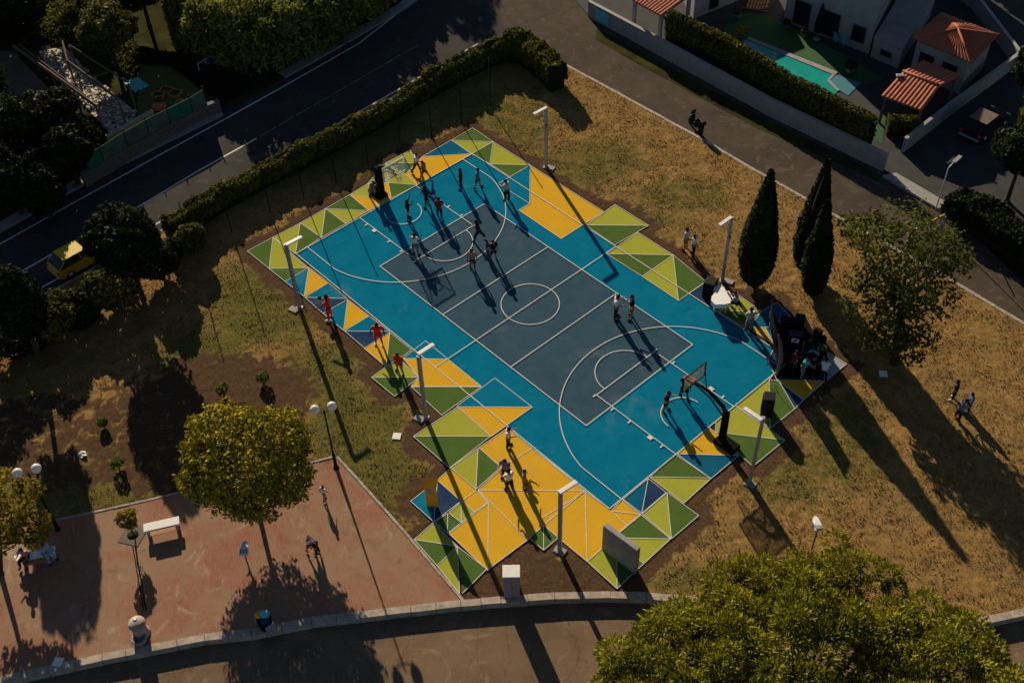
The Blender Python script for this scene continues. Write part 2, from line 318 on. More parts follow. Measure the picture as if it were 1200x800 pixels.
# painted court polygons: (crop origin x, y, colour, crop points at 4x)
O = {1: (280, 140), 2: (520, 120), 3: (340, 300), 4: (580, 260), 5: (760, 230), 6: (740, 380), 7: (440, 460), 8: (600, 530), 9: (240, 600)}
POL = [
(2, 'green', [(135, 123), (232, 188), (37, 180)]), (2, 'lime', [(37, 180), (232, 188), (130, 245)]), (2, 'green', [(232, 188), (216, 292), (130, 245)]),
(2, 'lime', [(232, 188), (405, 297), (216, 292)]), (2, 'green', [(216, 292), (405, 297), (312, 352)]), (2, 'teal', [(405, 297), (403, 478), (255, 385)]),
(2, 'yellow', [(408, 300), (750, 515), (655, 575), (550, 642), (352, 508), (403, 478)]),
(2, 'lime', [(803, 482), (960, 580), (665, 578)]), (2, 'green', [(665, 578), (960, 580), (800, 672)]),
(4, 'lime', [(670, 52), (835, 158), (523, 152)]), (4, 'green', [(523, 152), (835, 158), (690, 258)]), (4, 'lime', [(835, 158), (860, 372), (690, 258)]), (4, 'green', [(835, 158), (988, 282), (860, 372)]),
(5, 'navy', [(262, 408), (187, 460), (330, 550), (420, 470)]), (5, 'lime', [(420, 465), (530, 543), (318, 540)]), (5, 'green', [(318, 540), (530, 543), (440, 612)]),
(5, 'blue', [(530, 543), (470, 617), (560, 617), (660, 560), (600, 500)]), (5, 'yellow', [(470, 617), (545, 617), (590, 700)]),
(5, 'teal', [(545, 617), (660, 560), (700, 640), (592, 712)]),
(6, 'navy', [(690, 70), (900, 140), (905, 268), (680, 262), (640, 170)]), (6, 'pale', [(920, 133), (1007, 188), (910, 268)]),
(6, 'yellow', [(680, 262), (905, 268), (805, 357)]), (6, 'navy', [(690, 268), (805, 357), (765, 398)]), (6, 'green', [(645, 262), (690, 268), (765, 398), (650, 490)]),
(6, 'lime', [(668, 235), (645, 262), (650, 490), (485, 382)]), (6, 'lime', [(484, 382), (718, 545), (392, 507), (397, 455)]), (6, 'green', [(392, 507), (718, 545), (568, 668)]),
(6, 'yellow', [(360, 484), (392, 507), (502, 617), (212, 609)]), (6, 'blue', [(212, 609), (502, 617), (372, 725)]), (6, 'green', [(205, 612), (368, 722), (87, 717)]),
(8, 'lime', [(645, 118), (932, 125), (805, 240)]), (8, 'blue', [(638, 124), (608, 288), (520, 222)]), (8, 'navy', [(638, 124), (722, 190), (608, 288)]),
(8, 'lime', [(726, 190), (747, 406), (609, 290)]), (8, 'green', [(729, 190), (875, 298), (747, 406)]), (8, 'green', [(605, 295), (743, 407), (500, 402), (500, 380)]),
(8, 'lime', [(500, 402), (743, 407), (618, 522), (540, 470)]), (8, 'green', [(492, 510), (540, 470), (618, 522), (492, 640)]), (8, 'lime', [(418, 455), (500, 395), (540, 470), (492, 510), (492, 640), (352, 513)]),
(8, 'yellow', [(515, 222), (603, 292), (465, 275)]), (8, 'yellow', [(465, 275), (603, 292), (537, 345)]),
(8, 'yellow', [(460, 270), (537, 345), (418, 455), (352, 513), (343, 185)]), (8, 'yellow', [(343, 185), (352, 513), (218, 402), (150, 345), (120, 322)]),
(8, 'green', [(148, 345), (148, 460), (80, 403)]), (8, 'green', [(148, 345), (215, 403), (148, 460)]),
(7, 'yellow', [(620, 168), (735, 262), (592, 355), (485, 260)]), (7, 'yellow', [(735, 262), (980, 462), (480, 458), (592, 355)]), (7, 'yellow', [(735, 262), (1100, 548), (980, 462)]),
(7, 'yellow', [(480, 458), (980, 462), (785, 625), (715, 690)]), (7, 'yellow', [(530, 518), (480, 460), (715, 690), (527, 830)]), (7, 'yellow', [(530, 518), (527, 835), (345, 662)]),
(7, 'lime', [(178, 207), (540, 207), (385, 69)]), (7, 'green', [(178, 207), (540, 207), (348, 355)]), (7, 'yellow', [(385, 69), (735, 70), (543, 207)]),
(7, 'lime', [(482, 262), (471, 455), (352, 354)]), (7, 'green', [(482, 262), (588, 352), (471, 455)]),
(7, 'yellow', [(350, 358), (471, 460), (402, 512), (291, 412)]), (7, 'lime', [(402, 512), (403, 612), (344, 566)]), (7, 'lime', [(402, 512), (466, 560), (403, 612)]), (7, 'yellow', [(471, 460), (528, 516), (466, 560), (402, 512)]),
(7, 'teal', [(165, 510), (291, 413), (274, 608)]), (7, 'navy', [(291, 413), (400, 511), (274, 608)]), (7, 'green', [(339, 568), (398, 614), (338, 662)]), (7, 'green', [(276, 608), (339, 568), (338, 662)]),
(7, 'lime', [(271, 612), (182, 690), (384, 722)]), (7, 'green', [(182, 690), (384, 722), (288, 812)]), (7, 'lime', [(384, 722), (395, 945), (288, 812)]), (7, 'green', [(384, 722), (522, 828), (408, 942)]),
(3, 'lime', [(382, 571), (455, 518), (530, 500), (605, 571)]), (3, 'green', [(382, 571), (605, 571), (490, 660)]), (3, 'green', [(468, 360), (570, 442), (530, 472), (450, 520)]), (3, 'yellow', [(468, 360), (347, 435), (449, 520)]),
(3, 'teal', [(254, 355), (370, 283), (467, 356)]), (3, 'navy', [(257, 355), (467, 357), (347, 433)]), (3, 'yellow', [(270, 206), (370, 283), (251, 352)]), (3, 'teal', [(270, 206), (251, 352), (155, 272)]), (3, 'navy', [(70, 197), (268, 202), (155, 272)]), (3, 'teal', [(70, 197), (180, 128), (268, 202)]), (3, 'yellow', [(88, 56), (180, 128), (66, 194)]),
(1, 'teal', [(326, 698), (306, 833), (217, 762)]), (1, 'green', [(142, 702), (326, 698), (217, 762)]), (1, 'lime', [(160, 555), (326, 698), (142, 702)]), (1, 'green', [(160, 555), (142, 702), (40, 620)]),
(1, 'lime', [(160, 555), (288, 488), (266, 633)]), (1, 'green', [(288, 488), (386, 556), (266, 633)]), (1, 'lime', [(288, 488), (406, 421), (388, 556)]), (1, 'green', [(406, 421), (502, 492), (388, 556)]), (1, 'lime', [(406, 421), (608, 430), (502, 492)]), (1, 'green', [(406, 421), (520, 356), (608, 430)]),
(1, 'yellow', [(520, 356), (690, 375), (650, 410), (608, 430)]), (1, 'lime', [(520, 356), (605, 303), (690, 375)]), (1, 'yellow', [(605, 303), (700, 300), (715, 372), (650, 410)]), (1, 'lime', [(690, 206), (803, 148), (838, 208)]), (1, 'green', [(690, 206), (838, 208), (782, 260)]),
(1, 'lime', [(690, 206), (782, 260), (838, 310), (700, 300)]), (1, 'green', [(700, 300), (838, 310), (715, 372)]), (1, 'lime', [(605, 303), (690, 206), (700, 300)]), (1, 'yellow', [(860, 177), (1090, 164), (838, 310), (782, 260)]), (1, 'green', [(838, 208), (860, 177), (782, 260)]), (1, 'blue', [(860, 177), (995, 99), (1090, 164)]),
(3, 'yellow', [(530, 482), (740, 486), (896, 613), (568, 613), (605, 571)]), (3, 'green', [(568, 615), (896, 615), (832, 660), (710, 748)]), (3, 'teal', [(635, 400), (740, 486), (530, 482)]), (3, 'teal', [(960, 574), (1132, 708), (782, 706)]),
]
polys = []
for k, c, pts in POL: polys.append((c, [P(O[k][0]+x/4, O[k][1]+y/4) for x, y in pts]))
def at_rect(x0, x1, y0, y1): return [Vector((x0, y0, 0)), Vector((x1, y0, 0)), Vector((x1, y1, 0)), Vector((x0, y1, 0))]
COURT = at_rect(-14, 14, -7.65, 7.65)
def inpoly(X, Y, poly):
    r = np.zeros(X.shape, bool); n = len(poly)
    for i in range(n):
        x1, y1 = poly[i][:2]; x2, y2 = poly[(i+1) % n][:2]
        if y1 == y2: continue
        c = ((y1 > Y) != (y2 > Y)) & (X < (x2-x1)*(Y-y1)/(y2-y1)+x1); r ^= c
    return r
def distpoly(X, Y, poly):
    d = np.full(X.shape, 1e9); n = len(poly)
    for i in range(n):
        x1, y1 = poly[i][:2]; x2, y2 = poly[(i+1) % n][:2]; dx, dy = x2-x1, y2-y1
        t = np.clip(((X-x1)*dx+(Y-y1)*dy)/(dx*dx+dy*dy+1e-9), 0, 1); d = np.minimum(d, np.hypot(X-x1-t*dx, Y-y1-t*dy))
    return d
def snoise(X, Y, Z=0., s=1., seed=0):
    r = np.random.default_rng(seed); o = 0
    for k in range(5):
        a = r.uniform(-1, 1, 3); a /= np.linalg.norm(a); f = s*r.uniform(.7, 1.6)*1.5**(k % 3)
        o = o+np.sin((X*a[0]+Y*a[1]+Z*a[2])*f*2*np.pi+r.uniform(0, 6.3))
    return o/5
# ------------------------------------------------------------------ ground
b = MB(); b.sheet([(-400, -400), (400, -400), (400, 400), (-400, 400)], -.5); b.build('ground', M_['soil'], kind='structure')
up = [P(*q) for q in MAIN_LOW]+[P(575, 59)]
left_yard = [P(-400, 520, 0), P(0, 262, 0), P(110, 202), P(260, 129), P(330, 92), P(420, 40), P(480, 0), P(640, -120), P(300, -400), P(-500, -150)]
b = MB(); b.sheet(left_yard, -.02); b.build('rough_ground', M_['soil'], kind='structure')
road_poly = [P(*q) for q in [(-400, 600)]+MAIN_LOW+[(612, 50)]]+[P(640, 62), P(760, -20), P(1000, -330), P(560, -260), P(480, -3), P(420, 37), P(330, 89), P(260, 126), P(110, 199), P(0, 259), P(-400, 517)]
b = MB(); b.sheet(road_poly, -.12); b.build('main_road', M_['road'], kind='structure')
lane_poly = [P(*q) for q in [(600, 40)]+LANE_LOW]+[P(1500, 470), P(1200, 330), P(1108, 242), P(1036, 200), P(900, 130), P(800, 75), P(684, 12), P(676, -10), P(640, -30), P(560, -10)]
b = MB(); b.sheet([(p.x, p.y) for p in lane_poly], -.114); b.build('side_lane', M_['lane'], kind='structure')
low = [P(q[0], q[1], -.35) for q in BOT]+[P(-260, 1200, -.35), P(1400, 1200, -.35)]
b = MB(); b.sheet(low, -.37); b.build('lower_road', M_['lowroad'], kind='structure')
b = MB(); b.prism([P(*q) for q in PLAZA], -.06, .02); b.build('brick_plaza', M_['brick'], kind='structure')
def strip(pts, wdt, off=0.):
    """offset outline of an open polyline, returns left/right lists"""
    pts = [Vector((p[0], p[1])) for p in pts]; l = []; r = []
    for i, p in enumerate(pts):
        a = pts[max(i-1, 0)]; c = pts[min(i+1, len(pts)-1)]; t = (c-a).normalized(); n = Vector((-t.y, t.x))
        l.append(p+n*(off+wdt/2)); r.append(p+n*(off-wdt/2))
    return l, r
def ribbon(name, pts, wdt, z0, z1, m, off=0., joint=0., **kw):
    b = MB()
    if joint:
        q = [Vector((p[0], p[1])) for p in pts]; res = [q[0]]
        for a, c in zip(q[:-1], q[1:]):
            n = max(1, round((c-a).length/joint))
            for k in range(1, n+1): res.append(a+(c-a)*k/n)
        l, r = strip(res, wdt, off)
        for i in range(len(res)-1):
            g = .012/max((res[i+1]-res[i]).length, .01); dz = random.uniform(-.008, .008); j = [random.uniform(-.012, .012) for _ in range(2)]
            qd = [l[i].lerp(l[i+1], g), l[i].lerp(l[i+1], 1-g), r[i].lerp(r[i+1], 1-g), r[i].lerp(r[i+1], g)]
            nn = (l[i]-r[i]).normalized()
            qd = [x+nn*j[0] for x in qd]; b.prism(qd, z0, z1+dz)
    else:
        l, r = strip(pts, wdt, off)
        for i in range(len(l)-1): b.prism([l[i], l[i+1], r[i+1], r[i]], z0, z1)
    return b.build(name, m, **kw)
ribbon('kerb', [P(*q) for q in BOT], .38, -.55, .06, M_['kerb'], joint=1.15, kind='structure')
ribbon('kerb', [P(*q) for q in LANE_LOW], .24, -.5, .04, M_['kerb'], joint=1.1, kind='structure')
ribbon('kerb', [P(*q) for q in MAIN_LOW], .22, -.5, .03, M_['kerb'], joint=1.1, kind='structure')
ribbon('plaza_edging', [P(*q) for q in [(395, 535.5), (420, 562), (480, 630), (543, 704)]], .14, -.1, .06, M_['kerb'], joint=1, kind='structure')
ribbon('plaza_edging', [P(*q) for q in [(50, 613), (110, 600), (173, 586), (212, 577), (300, 556), (352, 545), (393, 535)]], .12, -.1, .05, M_['kerb'], joint=1, kind='structure')
# lawn grid with masks
xs = np.arange(-52, 52, .17); ys = np.arange(-46, 34, .17); X, Y = np.meshgrid(xs, ys, indexing='ij')
ins = inpoly(X, Y, park)
fr = (X > -60)
# keep only what lies in or near view
Mi = np.array(MROT); dX = np.stack([X-CC[0], Y-CC[1], np.full(X.shape, -CC[2])], -1) @ Mi
U = 600+CF*dX[..., 0]/-dX[..., 2]; V = 400-CF*dX[..., 1]/-dX[..., 2]
ins &= (U > -160) & (U < 1360) & (V > -120) & (V < 900)
dc = distpoly(X, Y, COURT); inc = inpoly(X, Y, COURT)
for c, pl in polys:
    m = (X > min(p.x for p in pl)-2) & (X < max(p.x for p in pl)+2) & (Y > min(p.y for p in pl)-2) & (Y < max(p.y for p in pl)+2)
    dc[m] = np.minimum(dc[m], distpoly(X[m], Y[m], pl)); inc[m] |= inpoly(X[m], Y[m], pl)
dc[inc] = 0
inpl = inpoly(X, Y, [P(*q) for q in PLAZA])
def ell(px, py, rx, ry, s=.25): return np.clip((1-np.hypot((U-px)/rx, (V-py)/ry))/s+.5, 0, 1)
dirt = np.clip(1.4-dc/1.0+snoise(X, Y, s=.35, seed=3)*.35, 0, 1)
dirt = np.maximum(dirt, inpoly(U, V, [(440, 655), (600, 640), (760, 690), (760, 700), (540, 706)]).astype(float))
dirt = np.maximum(dirt, ell(270, 462, 105, 50, .7)); dirt = np.maximum(dirt, ell(185, 510, 85, 85, .7)*.75); dirt = np.maximum(dirt, ell(60, 520, 130, 60)*.7)
green = np.zeros(X.shape)
for e in [(330, 345, 70, 60), (420, 500, 70, 70), (450, 560, 60, 60), (300, 360, 60, 50), (600, 150, 50, 50), (560, 130, 60, 30), (700, 190, 60, 30), (650, 205, 60, 30), (240, 420, 60, 40), (990, 520, 50, 60), (930, 560, 60, 40), (800, 680, 60, 20), (740, 260, 60, 20), (100, 560, 150, 50), (380, 440, 60, 40), (800, 230, 60, 20), (400, 160, 120, 60)]:
    green = np.maximum(green, ell(*e, s=.8)*(1.15 if e[0] < 480 else .9))
inner = inc | inpl
Z = .018+snoise(X, Y, s=.55, seed=5)*.018+rng.normal(0, .016, X.shape)
Z = np.where(dirt > .5, Z*.8+.0, Z); Z = np.minimum(Z, np.where(dc < .4, .012, 1)); Z = np.where(inner, -.07, Z)
idx = -np.ones(X.shape, int); q = ins[:-1, :-1] & ins[1:, :-1] & ins[:-1, 1:] & ins[1:, 1:]
q &= ~(inner[:-1, :-1] & inner[1:, :-1] & inner[:-1, 1:] & inner[1:, 1:])
used = np.zeros(X.shape, bool); used[:-1, :-1] |= q; used[1:, :-1] |= q; used[:-1, 1:] |= q; used[1:, 1:] |= q
idx[used] = np.arange(used.sum())
vs = np.stack([X[used], Y[used], Z[used]], 1); ii, jj = np.nonzero(q)
fs = np.stack([idx[ii, jj], idx[ii+1, jj], idx[ii+1, jj+1], idx[ii, jj+1]], 1)
def npmesh(name, vs, fs, mats, smooth=False, attrs=None):
    me = bpy.data.meshes.new(name); k = fs.shape[1]
    me.vertices.add(len(vs)); me.vertices.foreach_set('co', np.ascontiguousarray(vs, dtype=np.float32).ravel())
    me.loops.add(fs.size); me.loops.foreach_set('vertex_index', np.ascontiguousarray(fs, dtype=np.int32).ravel())
    me.polygons.add(len(fs)); me.polygons.foreach_set('loop_start', np.arange(0, fs.size, k, dtype=np.int32))
    if smooth: me.polygons.foreach_set('use_smooth', np.ones(len(fs), bool))
    for m in mats: me.materials.append(m)
    for n, a in (attrs or {}).items():
        at = me.attributes.new(n, 'FLOAT', 'POINT'); at.data.foreach_set('value', np.ascontiguousarray(a, dtype=np.float32))
    me.update(); me.validate(); return me
lawn = link('lawn', npmesh('lawn', vs, fs, [M_['lawn']], True, {'dirt': dirt[used], 'green': green[used]}), None); tag(lawn, kind='structure')
# grass tufts
cand = np.nonzero((ins & ~inner & (dirt < .42) & (dc > .3)).ravel())[0]
n = 150000; pk = rng.choice(cand, n); gx = X.ravel()[pk]+rng.uniform(-.09, .09, n); gy = Y.ravel()[pk]+rng.uniform(-.09, .09, n); gz = Z.ravel()[pk]
dens = snoise(gx, gy, s=.3, seed=8); kp = dens+rng.uniform(-.6, .6, n) > -.1; gx, gy, gz = gx[kp], gy[kp], gz[kp]; n = len(gx)
a = rng.uniform(0, 6.28, n); h = rng.uniform(.02, .085, n); wd = rng.uniform(.018, .045, n); lx, ly = rng.normal(0, .04, (2, n))
v0 = np.stack([gx-np.cos(a)*wd, gy-np.sin(a)*wd, gz-.01], 1); v1 = np.stack([gx+np.cos(a)*wd, gy+np.sin(a)*wd, gz-.01], 1); v2 = np.stack([gx+lx, gy+ly, gz+h], 1)
tuft = link('grass_tufts', npmesh('grass_tufts', np.stack([v0, v1, v2], 1).reshape(-1, 3), np.arange(3*n).reshape(-1, 3), [M_['grass_dry']]), None)
tag(tuft, 'short dry straw coloured grass tufts scattered over the lawn', 'grass', kind='stuff')
# ------------------------------------------------------------------ court
CM = ['teal', 'slab', 'yellow', 'lime', 'green', 'blue', 'navy', 'pale']; CI = {c: i for i, c in enumerate(CM)}
b = MB(); b.prism(COURT, -.05, .030, CI['teal']); b.sheet(at_rect(-9.216, 9.216, -4.489, 4.489), .034, CI['slab'])
for i, (c, pl) in enumerate(polys): b.prism(pl, -.05, .038+i*.0002, CI[c])
b.build('painted_court', [M_[c] for c in CM], kind='structure')
ln = MB(); lc = [0]
def line(a, c, wd=.06, z=.066):
    a = Vector((a[0], a[1])); c = Vector((c[0], c[1])); t = (c-a).normalized(); n = Vector((-t.y, t.x))*wd/2; lc[0] += 1
    ln.sheet([a+n, a-n, c-n, c+n], z+(lc[0] % 23)*.0003)
done = set()
for c, pl in polys:
    for i in range(len(pl)):
        a, d = pl[i], pl[(i+1) % len(pl)]; k = (round((a.x+d.x)*4), round((a.y+d.y)*4))
        if k in done: continue
        done.add(k); line(a, d, .036, .062)
HW = 7.65; Z2 = .072
for a, d in [((-14, -HW), (14, -HW)), ((14, -HW), (14, HW)), ((14, HW), (-14, HW)), ((-14, HW), (-14, -HW)), ((0, -HW), (0, HW)),
             ((-9.216, -4.489), (9.216, -4.489)), ((9.216, -4.489), (9.216, 4.489)), ((9.216, 4.489), (-9.216, 4.489)), ((-9.216, 4.489), (-9.216, -4.489)),
             ((-3.046, -4.489), (-3.046, 4.489)), ((3.046, -4.489), (3.046, 4.489))]: line(a, d, .052, Z2)
def arc(cx, cy, r, a0, a1, n=40):
    p = [(cx+r*math.cos(a0+(a1-a0)*k/n), cy+r*math.sin(a0+(a1-a0)*k/n)) for k in range(n+1)]
    lc[0] += 1; z = Z2+(lc[0] % 23)*.0003; l, r_ = strip(p, .05)
    for i in range(n): ln.sheet([l[i], r_[i], r_[i+1], l[i+1]], z)
arc(0, 0, 1.8, 0, 2*math.pi, 48)
for s in (-1, 1):
    for t in (-1, 1):
        line((s*14, t*2.45), (s*8.04, t*2.45), .05, Z2)
        for k in (6.9, 7.75, 9.3, 10.6, 12.0): line((s*(14-(k-6.0)), t*2.45), (s*(14-(k-6.0)), t*2.7), .09 if k != 7.75 else .3, Z2)
        line((s*14, t*6.737), (s*11.06, t*6.737), .05, Z2)
    line((s*8.04, -2.45), (s*8.04, 2.45), .05, Z2)
    base = math.pi if s > 0 else 0
    a3 = math.asin(6.737/6.85); arc(s*12.3, 0, 6.85, base-a3, base+a3, 60)
    arc(s*8.04, 0, 1.8, base-math.pi/2, base+math.pi/2, 30)
    arc(s*12.4, 0, 1.25, base-math.pi/2, base+math.pi/2, 24)
ln.build('court_lines', M_['line'], kind='structure')
# road markings
def mark(name, pts, wd, z): 
    l, r = strip([P(*q) for q in pts], wd); b = MB()
    for i in range(len(l)-1): b.sheet([l[i], r[i], r[i+1], l[i+1]], z)
    return b
UPL = [(-200, 388), (0, 284), (187, 180), (262, 139), (325, 104), (420, 50), (465, 15), (520, -35)]
mark('', UPL, .14, -.108).build('edge_line', M_['line'], kind='structure')
mark('', [(-100, 388), (80, 285), (155, 245), (230, 200), (300, 161)], .14, -.104).build('centre_line', M_['line'], kind='structure')
b = MB()
for k in range(9):
    x0 = 304+k*21; y0 = 161-(x0-300)*.576; x1 = x0+19; y1 = 161-(x1-300)*.576
    l, r = strip([P(x0, y0), P(x1, y1)], .09); b.sheet([l[0], r[0], r[1], l[1]], -.104)
b.build('dashed_line', M_['wornline'], kind='structure')
mark('', [(-100, 415), (0, 362), (210, 246), (290, 202), (320, 185), (383, 151), (440, 119), (560, 50)], .13, -.1).build('edge_line', M_['line'], kind='structure')
# pavement strip + low wall of the opposite side
b = MB(); PV = [(-200, 378), (0, 266), (110, 204), (187, 166), (258, 131)]
ribbon('pavement', [P(*q) for q in PV], .9, -.3, 0.02, M_['concrete'], joint=3, kind='structure')
ribbon('pavement', [P(*q) for q in [(330, 88), (400, 49), (470, 8), (520, -30)]], .9, -.3, 0.03, M_['concrete'], joint=3, kind='structure')
# ------------------------------------------------------------------ vegetation
def leafmesh(name, pts, nrm, size, mats, parent=None, aspect=1.7, jit=.6, extra=None, **kw):
    n = len(pts); sz = size*rng.uniform(.6, 1.35, n)[:, None]
    nr = nrm+rng.normal(0, jit, (n, 3)); nr /= np.linalg.norm(nr, axis=1)[:, None]+1e-9
    u = np.cross(nr, rng.normal(0, 1, (n, 3))); u /= np.linalg.norm(u, axis=1)[:, None]+1e-9; v = np.cross(nr, u)
    q = np.stack([pts+u*sz*aspect/2, pts+v*sz/2+nr*sz*.12, pts-u*sz*aspect/2, pts-v*sz/2+nr*sz*.12], 1).reshape(-1, 3)
    f = np.arange(4*n).reshape(-1, 4)
    me = npmesh(name, q, f, mats); return tag(link(name, me, mats, parent), **kw)
def blobpts(blobs, n, shell=(.72, 1.05), rough=.16, freq=.6, gap=-9., seed=1, cull=.78):
    """points near the surface of a union of ellipsoids, with lumps and gaps"""
    bl = [np.array(b_, float) for b_ in blobs]; wts = np.array([(b_[3]*b_[4]+b_[3]*b_[5]+b_[4]*b_[5]) for b_ in bl]); wts /= wts.sum()
    k = rng.choice(len(bl), n, p=wts); B = np.array(bl)[k]
    d = rng.normal(0, 1, (n, 3)); d /= np.linalg.norm(d, axis=1)[:, None]
    rr = rng.uniform(shell[0]**2, shell[1]**2, n)**.5
    p0 = B[:, :3]+d*B[:, 3:6]
    lump = snoise(p0[:, 0], p0[:, 1], p0[:, 2], s=freq, seed=seed)
    rr = rr*(1+rough*lump); p = B[:, :3]+d*B[:, 3:6]*rr[:, None]
    keep = lump+rng.uniform(-.15, .15, n) > gap
    for b_ in bl:
        e = (((p-b_[:3])/b_[3:6])**2).sum(1)**.5; keep &= (e > cull) | (np.abs(e-rr) < 1e-6)
    nr = d/B[:, 3:6]; nr /= np.linalg.norm(nr, axis=1)[:, None]
    return p[keep], nr[keep]
def trunk(name, base, top, r, limbs, parent, m='bark', seed=0):
    rr = random.Random(seed); b = MB(); base = Vector(base); top = Vector(top); mid = base.lerp(top, .5)+Vector((rr.uniform(-.1, .1), rr.uniform(-.1, .1), 0))
    b.tube([base-Vector((0, 0, .1)), base+Vector((0, 0, .15)), mid, top], [r*1.5, r, r*.8, r*.5], 8)
    for e in limbs:
        e = Vector(e); st = base.lerp(top, rr.uniform(.5, .9)); m2 = st.lerp(e, .5)+Vector((0, 0, -.15)); b.tube([st, m2, e], [r*.42, r*.28, r*.08], 6)
    return b.build(name, M_[m], parent)
def tree(base, h, blobs, n, leaf, lm, label, cat='tree', group=None, tr=.14, name='tree', gap=-9, rough=.2, shell=(.72, 1.05), freq=.6, seed=1, limbs=6, kw={}):
    """blobs relative to the base"""
    root = empty(name, base, 0, label, cat, group)
    p, nr = blobpts(blobs, n, shell=shell, rough=rough, gap=gap, freq=freq, seed=seed)
    leafmesh('crown', p, nr, leaf, [M_[lm]], root, **kw)
    lb = []
    for k in range(limbs): b_ = blobs[k % len(blobs)]; a = k*2.4; lb.append((b_[0]+b_[3]*.6*math.cos(a), b_[1]+b_[4]*.6*math.sin(a), b_[2]+b_[5]*.3*math.sin(k*1.7)))
    trunk('trunk', (0, 0, 0), (blobs[0][0]*.6, blobs[0][1]*.6, h*.72), tr, lb, root, seed=seed); return root
def C2(px, py, z, base):  # crown centre at height z seen at px, relative to base
    p = P(px, py, z); return (p.x-base.x, p.y-base.y, z)
# round plaza tree
bp = P(302, 597)
tree(bp, 4.6, [(*C2(285, 542, 3.9, bp), 2.7, 2.7, 1.85), (*C2(262, 513, 4.4, bp), 1.9, 1.9, 1.5), (*C2(318, 518, 4.3, bp), 1.9, 1.9, 1.5), (*C2(250, 555, 3.6, bp), 1.7, 1.7, 1.3), (*C2(298, 575, 3.2, bp), 1.8, 1.8, .9), (*C2(333, 560, 3.5, bp), 1.4, 1.4, 1.2), (*C2(240, 530, 4.0, bp), 1.1, 1.1, 1.0), (*C2(342, 524, 4.2, bp), .9, .9, .8)],
     36000, .125, 'leaf_round', 'dense round yellow-green tree standing on the brick plaza beside the white bench', name='round_tree', rough=.26, freq=.9, gap=-.38, seed=4, limbs=9, shell=(.66, 1.06))
# cypresses
def cypress(base, tip, r, label, seed):
    base = Vector(base); root = empty('cypress_tree', base, 0, label, 'cypress', 'cypresses behind the court')
    n = 11000; t = rng.beta(1.1, 1.5, n); H = (tip-base).z; ax = (tip-base)
    prof = np.interp(t, [0, .08, .25, .45, .65, .82, .93, 1], [.5, .8, 1, .93, .66, .38, .17, .02])
    a = rng.uniform(0, 6.283, n); lump = snoise(np.cos(a)*1.2, np.sin(a)*1.2, t*H*.5, s=.5, seed=seed)
    lump2 = snoise(np.cos(a)*3, np.sin(a)*3, t*H*1.6, s=.8, seed=seed+9); rr = r*prof*(rng.uniform(.72, 1.06, n)+lump*.12+lump2*.13); z = .5+t*(H-.5)
    c = np.stack([ax.x*t, ax.y*t], 1); p = np.stack([c[:, 0]+np.cos(a)*rr, c[:, 1]+np.sin(a)*rr, z], 1)
    nr = np.stack([np.cos(a), np.sin(a), np.full(n, .5)], 1)
    leafmesh('crown', p, nr, .2, [M_['leaf_cypress']], root, aspect=2.2, jit=.35)
    b = MB(); b.tube([(0, 0, -.1), (0, 0, 1), (ax.x*.6, ax.y*.6, H*.6)], [.2, .15, .06], 8); pr_ = [(r*.6*k, z_) for k, z_ in ((.4, .6), (1, H*.25), (.85, H*.5), (.4, H*.8), (.02, H*.97))]
    b.lathe(pr_, mi=1); b.build('trunk', [M_['bark'], M_['core']], root)
cypress(P(882, 334), P(904, 200, 8.85), 1.02, 'broad dark cypress standing alone nearest the court', 1)
cypress(P(942, 318), P(970, 188, 7.9), .88, 'tall dark cypress at the back, half hidden behind its twin', 2)
cypress(P(951, 346), P(970, 236, 7.3), .76, 'slim dark cypress in front of its taller twin, nearest the leafy oak', 3)
# oak
bp = P(1048, 425)
ob = [(1060, 285, 7.2, 2.3), (1020, 275, 6.8, 1.3), (1105, 300, 6.4, 1.5), (1060, 330, 5.6, 2.0), (1045, 365, 4.2, 1.5), (1090, 350, 5, 1.3), (1010, 330, 5, .9), (1030, 395, 3.0, 1.1), (1075, 398, 3.0, 1.0), (1130, 300, 6, .7), (1000, 262, 6.6, .8), (1025, 262, 7.2, .7), (995, 360, 4.0, .7), (1065, 410, 2.6, .9)]
blobs = [(*C2(x, y, z, bp), r, r, r*.75) for x, y, z, r in ob]
tree(bp, 7.5, blobs, 20000, .16, 'leaf_oak', 'open-crowned leafy oak between the cypresses and the side lane', name='oak_tree', gap=.06, rough=.42, shell=(.35, 1.12), freq=.9, seed=9, tr=.24, limbs=14)
